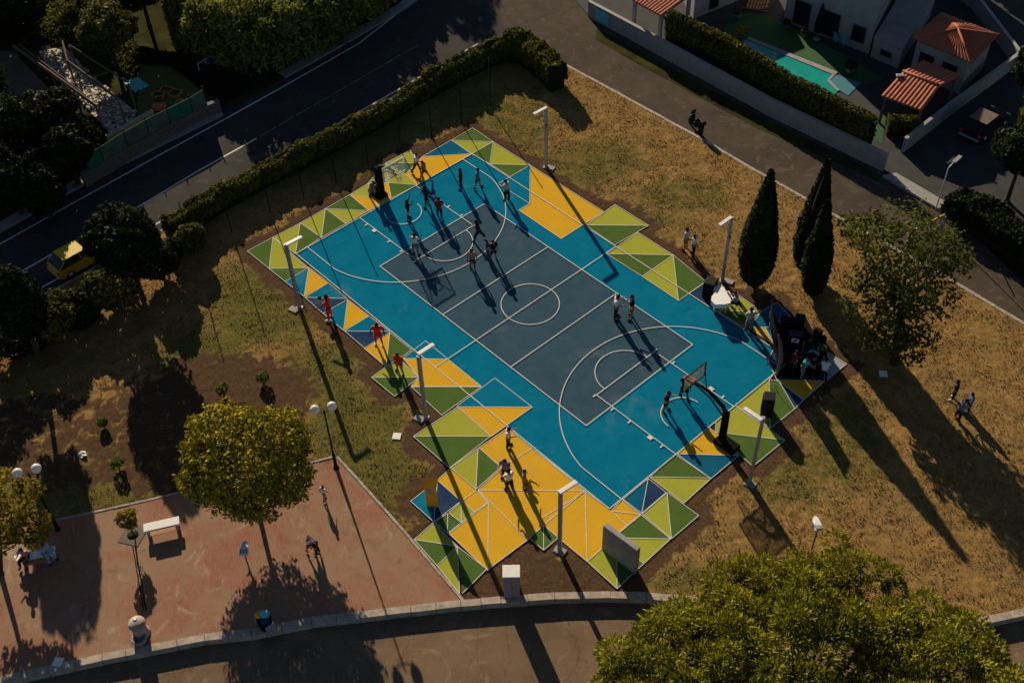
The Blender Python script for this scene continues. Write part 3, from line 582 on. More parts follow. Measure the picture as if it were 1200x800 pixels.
# pine crown bottom right
def pine(base, centre, rx, ry, rz, nt_, label, seed=2, tuft=.72, extra=()):
    base = Vector(base); root = empty('pine_tree', base, 0, label, 'pine', 'pines by the lower road')
    r_ = np.random.default_rng(seed); ga = math.pi*(3-5**.5); P_ = []; Nn = []
    cx = Vector(centre)-base; tips = []
    for k in range(nt_):
        u = (k+.5)/nt_; zz = 1-1.3*u; q = math.sqrt(max(0, 1-zz*zz)); a = k*ga+r_.normal(0, .3)
        s = r_.uniform(.72, 1.1)*(1+.16*math.sin(a*3+seed)+.08*math.sin(a*7+zz*5)); c = np.array([cx.x+rx*q*math.cos(a)*s, cx.y+ry*q*math.sin(a)*s, cx.z+rz*zz*s+r_.normal(0, .34)])
        if r_.uniform() < .09: continue
        tips.append(c); m = 330; d = r_.normal(0, 1, (m, 3)); d[:, 2] = np.abs(d[:, 2])-.35; d /= np.linalg.norm(d, axis=1)[:, None]
        ts = tuft*r_.uniform(.6, 1.25); rr = r_.uniform(.55, 1, m)**.5*ts
        P_.append(c+d*rr[:, None]*np.array([1, 1, .8])); Nn.append(d)
    p = np.concatenate(P_); nr = np.concatenate(Nn); n = len(p)
    # needle sprays: long thin leaves pointing outwards
    L_ = rng.uniform(.09, .17, n)[:, None]; side = np.cross(nr, rng.normal(0, 1, (n, 3))); side /= np.linalg.norm(side, axis=1)[:, None]; dirn = nr+rng.normal(0, .35, (n, 3))
    q = np.stack([p-side*.038, p+side*.038, p+dirn*L_+side*.025, p+dirn*L_-side*.025], 1).reshape(-1, 3)
    link('crown', npmesh('crown', q, np.arange(4*n).reshape(-1, 4), [M_['leaf_pine']]), None, root)
    b = MB(); b.tube([(0, 0, -.4), (0, 0, 1), Vector((cx.x*.5, cx.y*.5, cx.z*.6)), cx], [.4, .28, .22, .12], 8)
    for k in range(0, len(tips), 4):
        st = Vector((cx.x*.6, cx.y*.6, cx.z*.6)).lerp(cx, random.random()); e = Vector(tips[k]); b.tube([st, st.lerp(e, .5)+Vector((0, 0, -.3)), e], [.09, .06, .02], 5)
    b.build('trunk', M_['bark'], root)
pc = P(945, 818, 4.2); pine((pc.x, pc.y, -.35), (pc.x, pc.y, 3.0), 7.2, 6.2, 2.3, 560, 'broad bushy pine filling the bottom right corner, middle of the three crowns', 2)
pc = P(812, 822, 3.4); pine((pc.x, pc.y, -.35), (pc.x, pc.y, 2.9), 3.3, 3.8, 2.1, 180, 'lower pine crown overhanging the road at the left of the bottom clump', 5)
pc = P(1105, 830, 3.4); pine((pc.x, pc.y, -.35), (pc.x, pc.y, 2.9), 4.0, 4.4, 2.2, 240, 'pine crown at the right end of the bottom clump, near the curved kerb', 7)
# hedges
def hedge(name, pts, wdt, h, n, lm, label, leaf=.17, group=None, rough=.12, hvar=.25, seed=1, z0=0.):
    pts = [Vector((p[0], p[1])) for p in pts]; seg = [(b_-a).length for a, b_ in zip(pts[:-1], pts[1:])]; tot = sum(seg)
    root = empty(name, (pts[0].x, pts[0].y, z0), 0, label, 'hedge', group); o = pts[0]
    i = rng.choice(len(seg), n, p=np.array(seg)/tot); t = rng.uniform(0, 1, n); A = np.array(pts)[i]; Bp = np.array(pts)[i+1]
    c = A+(Bp-A)*t[:, None]; d = (Bp-A); d /= np.linalg.norm(d, axis=1)[:, None]; nn = np.stack([-d[:, 1], d[:, 0]], 1)
    a = rng.uniform(-.35, math.pi+.35, n); ex, ez = np.cos(a), np.sin(a)
    sq = 1/np.maximum(np.abs(ex), np.abs(ez))**.75
    lump = snoise(c[:, 0], c[:, 1], a, s=.45, seed=seed); hh = h*(1+hvar*snoise(c[:, 0], c[:, 1], s=.12, seed=seed+3)*.6)
    k = (1+rough*lump)*rng.uniform(.82, 1.05, n)
    off = ex*sq*wdt/2*k; z = hh*.5+ez*sq*hh/2*k*np.where(ez < 0, 1., 1.)
    p = np.stack([c[:, 0]+nn[:, 0]*off-o.x, c[:, 1]+nn[:, 1]*off-o.y, np.maximum(z, .05)], 1); nr = np.stack([nn[:, 0]*ex, nn[:, 1]*ex, ez], 1)
    leafmesh('foliage', p, nr, leaf, [M_[lm]], root, jit=.5)
    b = MB(); l, r = strip([q-o for q in pts], wdt*.72)
    for j in range(len(l)-1): b.prism([l[j], l[j+1], r[j+1], r[j]], 0, h*.82)
    b.build('stems', M_['core'], root); return root
hp = [(200, 283), (228, 266), (262, 243), (312, 216), (372, 186), (440, 149), (505, 111), (560, 82), (592, 68)]
hedge('hedge', [P(*q) for q in hp], 1.15, 1.65, 24000, 'leaf_hedge', 'long low clipped hedge dividing the main road from the grass behind the court', seed=2, rough=.3, hvar=.5)
hedge('hedge', [P(*q) for q in [(592, 68), (612, 70), (636, 88), (653, 106)]], 1.7, 2.2, 9000, 'leaf_hedge', 'short rounded end of hedge turning the corner at the side lane', seed=5, rough=.2)
# bushes and trees on the left
def simple(px, py, h, r, n, leaf, lm, label, name='tree', cat='tree', group=None, cz=None, seed=1, gap=-.6, rough=.3, rz=None, tr=.1, limbs=5):
    b_ = P(px, py); cz = cz or h-r*.8; rz = rz or r*.85
    q = random.Random(seed); bl = [(0, 0, cz, r*.8, r*.8, rz*.85)]
    for k in range(5): a = k*1.256+q.uniform(0, 1); bl.append((math.cos(a)*r*.5, math.sin(a)*r*.5, cz+q.uniform(-.35, .45)*rz, r*.5, r*.5, rz*.5))
    return tree(b_, h, bl, n, leaf, lm, label, cat, group, tr, name, gap, rough, seed=seed, limbs=limbs)
G1 = 'trees and shrubs between the main road and the grass'
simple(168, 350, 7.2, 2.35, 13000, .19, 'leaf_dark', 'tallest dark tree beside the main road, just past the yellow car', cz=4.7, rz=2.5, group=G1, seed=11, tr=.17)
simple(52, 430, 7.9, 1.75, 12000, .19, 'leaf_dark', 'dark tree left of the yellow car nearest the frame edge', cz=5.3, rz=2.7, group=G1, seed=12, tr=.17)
for k, (x, y, h, r, s) in enumerate([(-10, 425, 3.6, 2.1, 3), (30, 405, 3.1, 1.9, 4), (66, 392, 2.7, 1.7, 5), (98, 375, 2.1, 1.5, 6), (140, 358, 3.0, 1.75, 7), (192, 325, 2.9, 1.6, 8), (225, 296, 2.1, 1.1, 9)]):
    simple(x, y, h, r, 5500, .17, 'leaf_dark' if k % 2 else 'leaf_hedge', ['big shrub at the left frame edge, first of the roadside row', 'second shrub of the roadside row from the left frame edge', 'third shrub of the roadside row, below the dark tree', 'low shrub just below the yellow car', 'shrub filling the gap at the foot of the tallest dark tree', 'rounded shrub right of the tallest dark tree', 'small shrub closing the row where the long hedge starts'][k],
           'shrub', 'shrub', G1, seed=s, limbs=3)
SL = ['small green bush in the brown bed nearest the round tree crown', 'small green bush in the brown bed left of the round tree crown', 'small bright bush at the right end of the brown bed', 'bright sapling alone in the shaded strip above the plaza', 'tiny bush at the top of the brown bed']
for k, (x, y, r) in enumerate([(262, 462, .42), (341, 490, .4), (309, 448, .42), (140, 549, .42), (122, 500, .3)]):
    simple(x, y, r*2.0, r, 420, .1, 'leaf_bright', SL[k], 'bush', 'bush', 'small bushes in the brown bed', seed=20+k, tr=.03, limbs=2, cz=r*1.1)
simple(158, 628, 2.1, .62, 1300, .11, 'leaf_yellow', 'small yellow-leaved sapling at the plaza edge next to the white bench', 'young_tree', 'tree', seed=31, tr=.04, cz=1.55, gap=-.3)
bt = P(2, 672); tree(bt, 4.4, [(*C2(5, 590, 3.9, bt), 1.7, 1.7, 1.2), (*C2(30, 612, 3.2, bt), 1.1, 1.1, .8), (*C2(-10, 620, 3.2, bt), 1.5, 1.5, 1.), (*C2(42, 628, 2.7, bt), .6, .6, .5)], 6500, .14, 'leaf_yellow', 'yellow-leaved tree at the left frame edge over the seated pair', name='tree', gap=-.15, rough=.3, seed=33, tr=.13, limbs=8)
# cane thicket and trees beyond the main road
def thicket(pts, h, n, lm, label, name, leaf, cat, seed=1, kw={}):
    poly = [P(*q) for q in pts]; xs_ = [p.x for p in poly]; ys_ = [p.y for p in poly]
    x = rng.uniform(min(xs_), max(xs_), n*3); y = rng.uniform(min(ys_), max(ys_), n*3); k = inpoly(x, y, poly); x, y = x[k][:n], y[k][:n]
    d = distpoly(x, y, poly); hh = h*(.72+.38*snoise(x, y, s=.16, seed=seed)+.2*snoise(x, y, s=.5, seed=seed+1))*np.clip(.45+d/1.6, 0, 1)
    t = rng.beta(3.5, 1.1, len(x)); z = hh*t
    nr = np.stack([rng.normal(-.5, .7, len(x)), rng.normal(0, .7, len(x)), rng.normal(.3, .5, len(x))], 1)
    o = leafmesh(name, np.stack([x, y, z], 1), nr, leaf, [M_[lm]], None, label=label, cat=cat, **kw); o['kind'] = 'stuff'; return o
thicket([(205, 62), (262, 92), (330, 95), (400, 62), (455, 22), (500, -40), (380, -160), (180, -60)], 5.6, 100000, 'leaf_cane', 'tall sunlit thicket of canes crowding the far side of the main road', 'cane_thicket', .19, 'thicket', 3, dict(aspect=3.0, jit=.5))
G2 = 'dark trees beyond the main road'
for k, (x, y, h, r, lm) in enumerate([(20, 200, 6, 3.0, 'leaf_dark'), (70, 182, 5, 2.5, 'leaf_dark'), (-30, 150, 6.5, 3.4, 'leaf_dark'), (25, 250, 5, 2.6, 'leaf_dark'), (92, 215, 4.4, 1.9, 'leaf_dark'), (138, 80, 5.5, 2.3, 'leaf_hedge'), (175, 30, 6, 2.6, 'leaf_dark'), (30, 50, 5.5, 2.8, 'leaf_dark'), (95, 10, 5, 2.3, 'leaf_hedge'), (0, 0, 6, 3, 'leaf_dark'), (60, 255, 4, 1.8, 'leaf_dark')]):
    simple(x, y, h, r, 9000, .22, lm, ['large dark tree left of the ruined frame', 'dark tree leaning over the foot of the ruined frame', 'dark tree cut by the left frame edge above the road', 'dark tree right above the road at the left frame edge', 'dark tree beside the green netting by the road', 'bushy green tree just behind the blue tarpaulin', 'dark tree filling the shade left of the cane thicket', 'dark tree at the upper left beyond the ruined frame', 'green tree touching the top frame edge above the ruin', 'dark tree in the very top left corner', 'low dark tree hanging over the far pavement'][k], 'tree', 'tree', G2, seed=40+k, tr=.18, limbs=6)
# trees on the right by the lane
for k, (x, y, h, r, lm, lb) in enumerate([(1180, 235, 6, 2.2, 'leaf_dark', 'dark tree against the right frame edge behind the lane'), (1215, 200, 7, 2.6, 'leaf_hedge', 'taller green tree cut by the right frame edge'), (1205, 130, 5, 2.0, 'leaf_dark', 'tree at the right frame edge below the hipped roof')]):
    simple(x, y, h, r, 9000, .2, lm, lb, 'tree', 'tree', 'trees at the right edge', seed=60+k, tr=.16)
hedge('hedge', [P(*q) for q in [(1112, 248), (1150, 270), (1215, 312), (1300, 362)]], 2.2, 1.9, 11000, 'leaf_dark', 'dark unclipped hedge beside the lane at the right frame edge', seed=8, rough=.25)
# ------------------------------------------------------------------ court lamps, globes, posts
def lamp_mast(base, h, head_a, head_b, label, spot=False, foot=(.5, .1)):
    base = Vector(base); root = empty('light_mast', base, 0, label, 'street light', 'square masts lighting the court')
    b = MB(); b.box((0, 0, h/2), (.19, .19, h), rz=R(30)); b.box((0, 0, .04), (.36, .36, .05), rz=R(30)); b.build('post', M_['steel'], root)
    a = Vector(head_a)-base; c = Vector(head_b)-base; d = (c-a); L_ = d.length; an = math.atan2(d.y, d.x)
    b = MB(); cc = (a+c)/2; b.box((cc.x, cc.y, h+.02), (L_+.1, .24, .09), rz=an, bev=.02); b.build('lamp_head', M_['lampw'], root)
    b = MB(); b.box((cc.x, cc.y, h-.035), (L_*.8, .18, .02), rz=an); b.build('lens', M_['globe'], root)
    b = MB(); b.box((foot[0], foot[1], .04), (.62, .42, .1), rz=R(15), bev=.02); b.build('footing', M_['concrete'], root)
    if spot: b = MB(); b.box((.14, -.1, h*.72), (.16, .16, .2), rz=R(30), bev=.02); b.build('junction_box', M_['terrapot'], root)
GM = [((351, 361), (335.5, 287), (353, 278), 'grey court mast at the left corner nearest the juggler in red', 5.2, (-.1, -.35)), ((640, 196), (640, 126.5), (626, 134), 'grey court mast alone at the top on the dry grass', 4.9, (.3, .15)),
      ((846.5, 329), (856.5, 255), (843.7, 264), 'grey court mast between the white piano and the broad cypress', 5.1, (.35, .2)), ((878.5, 565), (892, 492), (873, 479), 'grey court mast on the dirt right of the front basketball hoop', 5.3, (.1, -.1)),
      ((499, 490), (490.5, 415), (507.5, 404), 'grey court mast below the goalkeeper-like boy in red shorts', 5.1, (-.2, -.3)), ((656, 646), (656, 577), (675, 565), 'grey court mast on bare soil in front of the yellow paint', 5.1, (.0, .02))]
for k, (bb, t0, t1, lb, h, ft) in enumerate(GM):
    lb = lb.replace('below the goalkeeper-like boy in red shorts', 'rising from the lower left court edge below three red players').replace('nearest the juggler in red', 'beside the highest-placed red player')
    lamp_mast(P(*bb), h, P(*t0, h), P(*t1, h), lb, k in (1, 2), ft)
def globe_lamp(base, gl, h, label):
    base = Vector(base); root = empty('globe_lamp', base, 0, label, 'street lamp', 'twin globe lamps on the plaza edge')
    b = MB(); b.tube([(0, 0, 0), (0, 0, .3), (0, 0, 1.2)], [.11, .10, .08], 10); b.tube([(0, 0, 1.2), (0, 0, h-.15)], [.055, .04], 8); b.lathe([(.16, 0), (.16, .06), (.1, .1)]); b.build('pole', M_['black'], root)
    q = [P(x, y, h)-base for x, y in gl]; m = (q[0]+q[1])/2; dd = (q[1]-q[0]).normalized()
    b = MB(); b.tube([(-dd.x*.42, -dd.y*.42, h-.25), (0, 0, h-.35), (dd.x*.42, dd.y*.42, h-.25)], .025, 6); b.build('crossarm', M_['black'], root)
    for s in (-1, 1):
        b = MB(); b.ball((dd.x*.44*s, dd.y*.44*s, h), .25, 18); b.build('globe', M_['globe'], root)
        b = MB(); b.lathe([(.07, h-.3), (.1, h-.2), (.1, h-.17)], c=(dd.x*.44*s, dd.y*.44*s, 0), n=10); b.build('globe_collar', M_['black'], root)
globe_lamp(P(394, 548), [(371, 479), (391, 475)], 4.95, 'black twin globe lamp at the upper corner of the brick plaza')
globe_lamp(P(68, 620), [(22.5, 556), (43, 551)], 4.95, 'black twin globe lamp at the left edge of the plaza by the seated pair')
def shoebox(px, py, h, label, yaw):
    p = P(px, py, h); root = empty('park_floodlight', (p.x, p.y, 0), yaw, label, 'floodlight', 'short floodlights')
    b = MB(); b.tube([(0, 0, 0), (0, 0, h)], [.05, .035], 8); b.lathe([(.1, 0), (.1, .05)], n=8); b.build('pole', M_['timber'], root)
    vs = [(-.15, -.2, h), (-.15, .2, h), (.15, -.2, h-.05), (.15, .2, h-.05), (.62, -.1, h+.16), (.62, .1, h+.16)]
    b = MB(); b.prism([(-.16, -.2), (.2, -.2), (.55, -.13), (.68, 0), (.55, .13), (.2, .2), (-.16, .2)], h, h+.11); b.prism([(-.1, -.13), (.2, -.13), (.45, -.07), (.45, .07), (.2, .13), (-.1, .13)], h+.11, h+.17); b.build('lamp_head', M_['whitestone'], root)
    b = MB(); b.box((-.02, 0, h+.18), (.2, .36, .012)); b.build('gasket', M_['steel'], root)
shoebox(958.5, 619, 3.0, 'short pole floodlight with white head standing behind the bottom right pine', R(140))
shoebox(286, 648, 2.4, 'short pole floodlight with white head between the bench and the round tree trunk', R(140))
fp = [(575, 127), (541, 145), (506, 161), (470, 178), (432, 196), (394, 214), (356, 232), (317, 250), (272, 273), (227, 297)]
ord_ = ['first', 'second', 'third', 'fourth', 'fifth', 'sixth', 'seventh', 'eighth', 'ninth', 'last']
for k, q in enumerate(fp):
    b = MB(); b.tube([(0, 0, -.1), (0, 0, 4.3)], .035, 6); o = b.build('net_post', M_['black'])
    o.location = P(*q); tag(o, f'thin black net post behind the court, {ord_[k]} from the top end of the hedge', 'post', 'thin posts between hedge and court')
# ------------------------------------------------------------------ basketball stands
def stand(base_x, s, board_mat, frame_mat, label, thick):
    """s: direction from stand to court along x"""
    root = empty('basketball_stand', (base_x, 0, 0), 0, label, 'basketball hoop', 'basketball stands')
    bx = -s*12.8-base_x
    b = MB(); b.box((-s*.35, 0, .18), (1.3, .75, .3), bev=.04); b.build('base_weight', M_['blackcloth'], root)
    b = MB(); b.box((0, 0, 1.35), (thick, thick*.85, 2.4), bev=.03, taper=.9); b.build('column_pad', M_['blackcloth'], root)
    b = MB(); b.tube([(0, 0, 2.3), (s*.25, 0, 2.75), (bx*.55, 0, 3.15), (bx-s*.1, 0, 3.15)], [.12, .12, .10, .09], 8)
    b.tube([(0, 0, 1.9), (bx*.5, .0, 2.75), (bx-s*.1, 0, 2.95)], .05, 6)
    for y in (-.75, .75): b.tube([(bx*.62, 0, 3.15), (bx-s*.04, y, 3.8)], .03, 6)
    b.build('arm', M_['black'], root)
    b = MB(); b.box((bx, 0, 3.425), (.025, 1.8, 1.05)); bd = b.build('backboard', M_[board_mat], root)
    b = MB()
    for z in (2.9, 3.95): b.box((bx, 0, z), (.06, 1.86, .06))
    for y in (-.9, .9): b.box((bx, y, 3.425), (.06, .06, .99))
    b.build('board_frame', M_[frame_mat], root)
    b = MB(); xx = bx+s*.022
    for z in (3.07, 3.52): b.box((xx, 0, z), (.012, .62, .05))
    for y in (-.285, .285): b.box((xx, y, 3.295), (.012, .05, .4))
    b.build('target_square', M_['line'], root)
    cx = bx+s*.38; b = MB(); b.tube([(cx+.23*math.cos(a), .23*math.sin(a), 3.05) for a in [k*math.pi/10 for k in range(21)]], .016, 6, cap=False); b.box((bx+s*.1, 0, 3.04), (.16, .22, .06)); rm = b.build('rim', M_['orange'], root)
    b = MB()
    for k in range(12):
        a = k*math.pi/6
        for sg in (-1, 1): b.tube([(cx+.23*math.cos(a), .23*math.sin(a), 3.04), (cx+.17*math.cos(a+sg*.3), .17*math.sin(a+sg*.3), 2.82), (cx+.13*math.cos(a+sg*.55), .13*math.sin(a+sg*.55), 2.6)], .007, 4, cap=False)
    b.build('net', M_['net'], rm)
stand(15.15, -1, 'amberboard', 'black', 'basketball stand with tinted board and black frame at the front end of the court', .36)
stand(-14.75, 1, 'glass', 'line', 'basketball stand with clear white-framed board at the far end, below the hedge', .5)
# ------------------------------------------------------------------ walls, cabinet, totem, benches
A = P(705, 643.7); Bq = P(743.7, 672.5); d = (Bq-A); an = math.atan2(d.y, d.x); cc = (A+Bq)/2
b = MB(); n_ = Vector((-d.y, d.x, 0)).normalized(); b.box((0, 0, 1.03), (d.length, .28, 2.06), bev=.015)
o = b.build('concrete_wall', M_['concrete']); o.location = cc+n_*.14; o.rotation_euler.z = an; tag(o, 'free-standing grey concrete wall slab at the bottom corner of the painted court', 'wall')
p = P(594, 699); root = empty('utility_cabinet', p+Vector((0, .35, 0)), R(47), 'pale grey utility cabinet standing on bare soil at the kerb', 'cabinet')
b = MB(); b.box((0, 0, .95), (.78, .62, 1.8), bev=.01); b.build('housing', M_['concrete'], root)
b = MB(); b.box((0, 0, 1.88), (.84, .70, .08), bev=.01); b.build('roof', M_['whitestone'], root)
b = MB(); b.box((-.19, -.318, 1.0), (.36, .014, 1.5)); b.box((.19, -.318, 1.0), (.36, .014, 1.5)); dr = b.build('door', M_['steel'], root)
b = MB(); b.box((.04, -.33, 1.0), (.02, .03, .16)); b.build('handle', M_['black'], dr)
# orange totem
p0 = P(508, 594); root = empty('totem_sign', p0, 0, 'tall folded orange totem sign beside the small blue triangles', 'sign')
b = MB(); q0 = P(502.5, 585)-p0; e = P(510, 593)-p0; w_ = Vector((.62, .52, 0))
pl = [(-.1, -.08), (.52, .42), (.12, .36)]
b.prism([(-.28, -.24), (.22, .16), (-.12, .3)], 0, 1.7); b.add([(-.28, -.24, 1.7), (.22, .16, 1.7), (-.12, .3, 1.7), (.26, .36, 2.5), (-.36, -.1, 2.15)], [(0, 1, 3), (1, 2, 3), (2, 4, 3), (4, 0, 3), (2, 0, 4)])
b.build('body', M_['totem'], root)
b = MB(); nv = Vector((.40, -.5, 0)).normalized(); c0 = Vector((-.03, -.04, 1.35))+nv*.012; tv = Vector((.5, .4, 0)).normalized()
b.add([c0-tv*.18+Vector((0, 0, -.2)), c0+tv*.18+Vector((0, 0, -.2)), c0+tv*.05+Vector((0, 0, .28)), c0-tv*.18+Vector((0, 0, .22))], [(0, 1, 2, 3)]); b.build('sign_panel', M_['steel'], root)
def bench(px0, px1, label, slats=True):
    a = P(*px0, .55); c = P(*px1, .55); d = c-a; L_ = d.length; an = math.atan2(d.y, d.x); m = (a+c)/2; root = empty('stone_bench', (m.x, m.y, .02), an, label, 'bench', 'white stone benches')
    b = MB(); b.box((0, .0, .47), (L_, .52, .14), bev=.02); b.build('seat', M_['whitestone'], root)
    for s in (-1, 1): b = MB(); b.box((s*(L_/2-.18), 0, .2), (.16, .46, .4), bev=.02); b.build('leg', M_['concrete'], root)
    b = MB()
    for k in range(3): b.box((.05, -.33-.10*k, .49), (L_*.7, .09, .04))
    b.box((.05, -.38, .45), (L_*.6, .2, .04)); b.build('wooden_ledge', M_['wood'], root); return root, m, an
bench((168, 618.5), (210, 609), 'white stone bench with orange wooden ledge, empty, right of the yellow sapling')
bn, bm_, ban = bench((22, 653), (64, 644), 'white stone bench with two people seated, at the left of the plaza')
# drinking fountain
p = P(166, 742); root = empty('drinking_fountain', p, 0, 'squat white stone drinking fountain near the kerb of the plaza', 'fountain')
b = MB(); b.lathe([(.42, 0), (.44, .1), (.36, .15), (.34, .8), (.42, .9), (.40, 1.0), (.2, 1.1), (.02, 1.12)], n=18); b.build('column', M_['kerb'], root)
b = MB(); b.lathe([(.3, 0), (.34, .3), (.36, .36), (.28, .36), (.24, .15)], c=(.35, -.25, 0), n=16); b.build('basin', M_['concrete'], root)
b = MB(); b.tube([(.24, -.17, .85), (.4, -.28, .87), (.43, -.3, .78)], .02, 6); b.build('spout', M_['chrome'], root)
b = MB(); b.tube([(0, 0, 1.22), (0, 0, 1.27)], .1, 10); b.build('cap', M_['steel'], root)
# channel, planter, drain slabs
b = MB(); l, r = strip([P(154, 620), P(170, 715)], .07, .05); b.sheet([l[0], r[0], r[1], l[1]], .026); l, r = strip([P(154, 620), P(170, 715)], .06, -.07); b.sheet([l[0], r[0], r[1], l[1]], .026); b.build('drain_channel', M_['core'], kind='structure')
b = MB(); pq = P(156, 627); b.box((pq.x, pq.y, .03), (1.15, 1.15, .03), rz=R(32)); b.lathe([(.3, .046), (.3, .05)], c=(pq.x, pq.y, 0), n=16, mi=1); b.build('tree_pit', [M_['timber'], M_['core']], kind='structure')
for x, y, lb in ((465, 511, 'white square cover slab on the grass left of the court'), (1035, 438, 'pale square cover slab in the oak shade'), (68, 775, 'cracked pale slab lying near the plaza kerb at bottom left')):
    b = MB(); b.box((0, 0, 0), (.46, .46, .06), rz=R(40), bev=.01); o = b.build('cover_slab', M_['whitestone']); o.location = P(x, y, .05); tag(o, lb, 'slab', 'square cover slabs')
b = MB(); vs = []; q = random.Random(3)
for j in range(4):
    for i in range(4): vs.append((i*.15+q.uniform(-.05, .05), j*.13+q.uniform(-.05, .05), q.uniform(0, .18)))
b.add(vs, [(j*4+i, j*4+i+1, j*4+i+5, j*4+i+4) for j in range(3) for i in range(3)]); o = b.build('crumpled_paper', M_['whitestone']); o.location = P(91, 533, .03); tag(o, 'crumpled scrap of white paper in the shade above the plaza', 'litter')
# litter bin with coloured bags
p = P(313, 735); root = empty('litter_bin', p, 0, 'dark litter bin at the kerb topped with teal and yellow bags', 'bin')
b = MB()
for x in (-.5, .5): b.box((x, 0, .42), (.08, .5, .84))
b.box((0, 0, .1), (.95, .45, .08)); b.box((0, .22, .5), (.95, .04, .6)); b.build('frame', M_['steel'], root)
b = MB(); b.lathe([(.3, .12), (.36, .85), (.34, .86)], n=14); b.build('drum', M_['blackcloth'], root)
for c, r, m in (((.0, .1, 1.1), (.24, .24, .2), 'teal_pl'), ((-.24, -.12, 1.0), (.2, .18, .16), 'yellow'), ((.18, -.05, .95), (.26, .22, .2), 'navy')): b = MB(); b.ball(c, r, 10); b.build('bag', M_[m], root)
b = MB(); b.tube([(.45, -.2, .6), (.6, -.2, .8), (.62, .1, .95)], .03, 6); b.build('handle', M_['steel'], root)
# ------------------------------------------------------------------ people
def skin_mesh(name, V_, E_, Rr, sub=1, root=0):
    fk = 1.12 if name == 'body' else 1.24; Rr = [tuple(x*fk for x in r) if hasattr(r, '__len__') else r*fk for r in Rr]
    me = bpy.data.meshes.new(name+'_cage'); me.from_pydata([tuple(v) for v in V_], E_, []); o = bpy.data.objects.new(name+'_cage', me); COL.objects.link(o)
    o.modifiers.new('s', 'SKIN').use_smooth_shade = True
    for i, r in enumerate(Rr):
        sv = me.skin_vertices[0].data[i]; sv.radius = r if hasattr(r, '__len__') else (r, r); sv.use_root = (i == root)
    o.modifiers.new('d', 'SUBSURF').levels = sub
    dg = bpy.context.evaluated_depsgraph_get(); dg.update(); ev = o.evaluated_get(dg); m2 = bpy.data.meshes.new_from_object(ev); m2.name = name
    bpy.data.objects.remove(o); bpy.data.meshes.remove(me)
    m2.polygons.foreach_set('use_smooth', np.ones(len(m2.polygons), bool)); return m2
def joined(mesh, mb, mats):
    """one mesh out of a grown surface plus small details"""
    vs = [tuple(v.co) for v in mesh.vertices]; fs = [tuple(p.vertices) for p in mesh.polygons]; n = len(vs)
    v2 = vs+mb.v; f2 = fs+[tuple(i+n for i in f) for f in mb.f]; me = bpy.data.meshes.new(mesh.name); me.from_pydata(v2, [], f2)
    for m in mats: me.materials.append(m)
    me.polygons.foreach_set('material_index', [0]*len(fs)+mb.m); me.polygons.foreach_set('use_smooth', np.ones(len(f2), bool)); me.update(); return me
def rx(a): return Matrix.Rotation(a, 3, 'X')
def ry(a): return Matrix.Rotation(a, 3, 'Y')
def figure(pose):
    """joint positions; the figure faces +Y. angles in degrees: lean, (thigh, out, knee) per leg, (raise, out, elbow) per arm"""
    J = {}; ln_ = R(pose.get('lean', 0)); sp = rx(-ln_)
    J['pel'] = Vector((0, 0, 0)); J['waist'] = sp @ Vector((0, .0, .14)); J['chest'] = sp @ Vector((0, .01, .34)); J['neck'] = sp @ Vector((0, 0, .52)); hd = rx(-ln_*.6-R(pose.get('nod', 5)))
    J['head'] = J['neck']+hd @ Vector((0, .015, .12)); J['top'] = J['neck']+hd @ Vector((0, .02, .26)); J['_hd'] = hd
    for s, n in ((-1, 'L'), (1, 'R')):
        th, ou, kn = pose[n+'leg']; h = Vector((s*.105, 0, -.02)); J['hip'+n] = h
        D = rx(R(th)) @ ry(-s*R(ou)); J['kne'+n] = h+D @ Vector((0, 0, -.43)); D2 = rx(R(th-kn)) @ ry(-s*R(ou)); J['ank'+n] = J['kne'+n]+D2 @ Vector((0, 0, -.41))
        J['toe'+n] = J['ank'+n]+Vector((s*.03, .17, -.05)) if kn < 60 else J['ank'+n]+D2 @ Vector((0, .16, -.05))
        ra, ao, el = pose[n+'arm']; sh = sp @ Vector((s*.205, 0, .455)); J['sho'+n] = sh; A_ = sp @ rx(R(ra)) @ ry(-s*R(ao)); J['elb'+n] = sh+A_ @ Vector((0, 0, -.28))
        A2 = sp @ rx(R(ra+el)) @ ry(-s*R(ao*.4)); J['wri'+n] = J['elb'+n]+A2 @ Vector((0, 0, -.25)); J['_h'+n] = A2
    zmin = min(J['ank'+n].z for n in 'LR')-.075
    if pose.get('sit'): zmin = -pose['sit']
    for k in J:
        if not k.startswith('_'): J[k] = J[k]-Vector((0, 0, zmin))
    return J
PROTO = {}
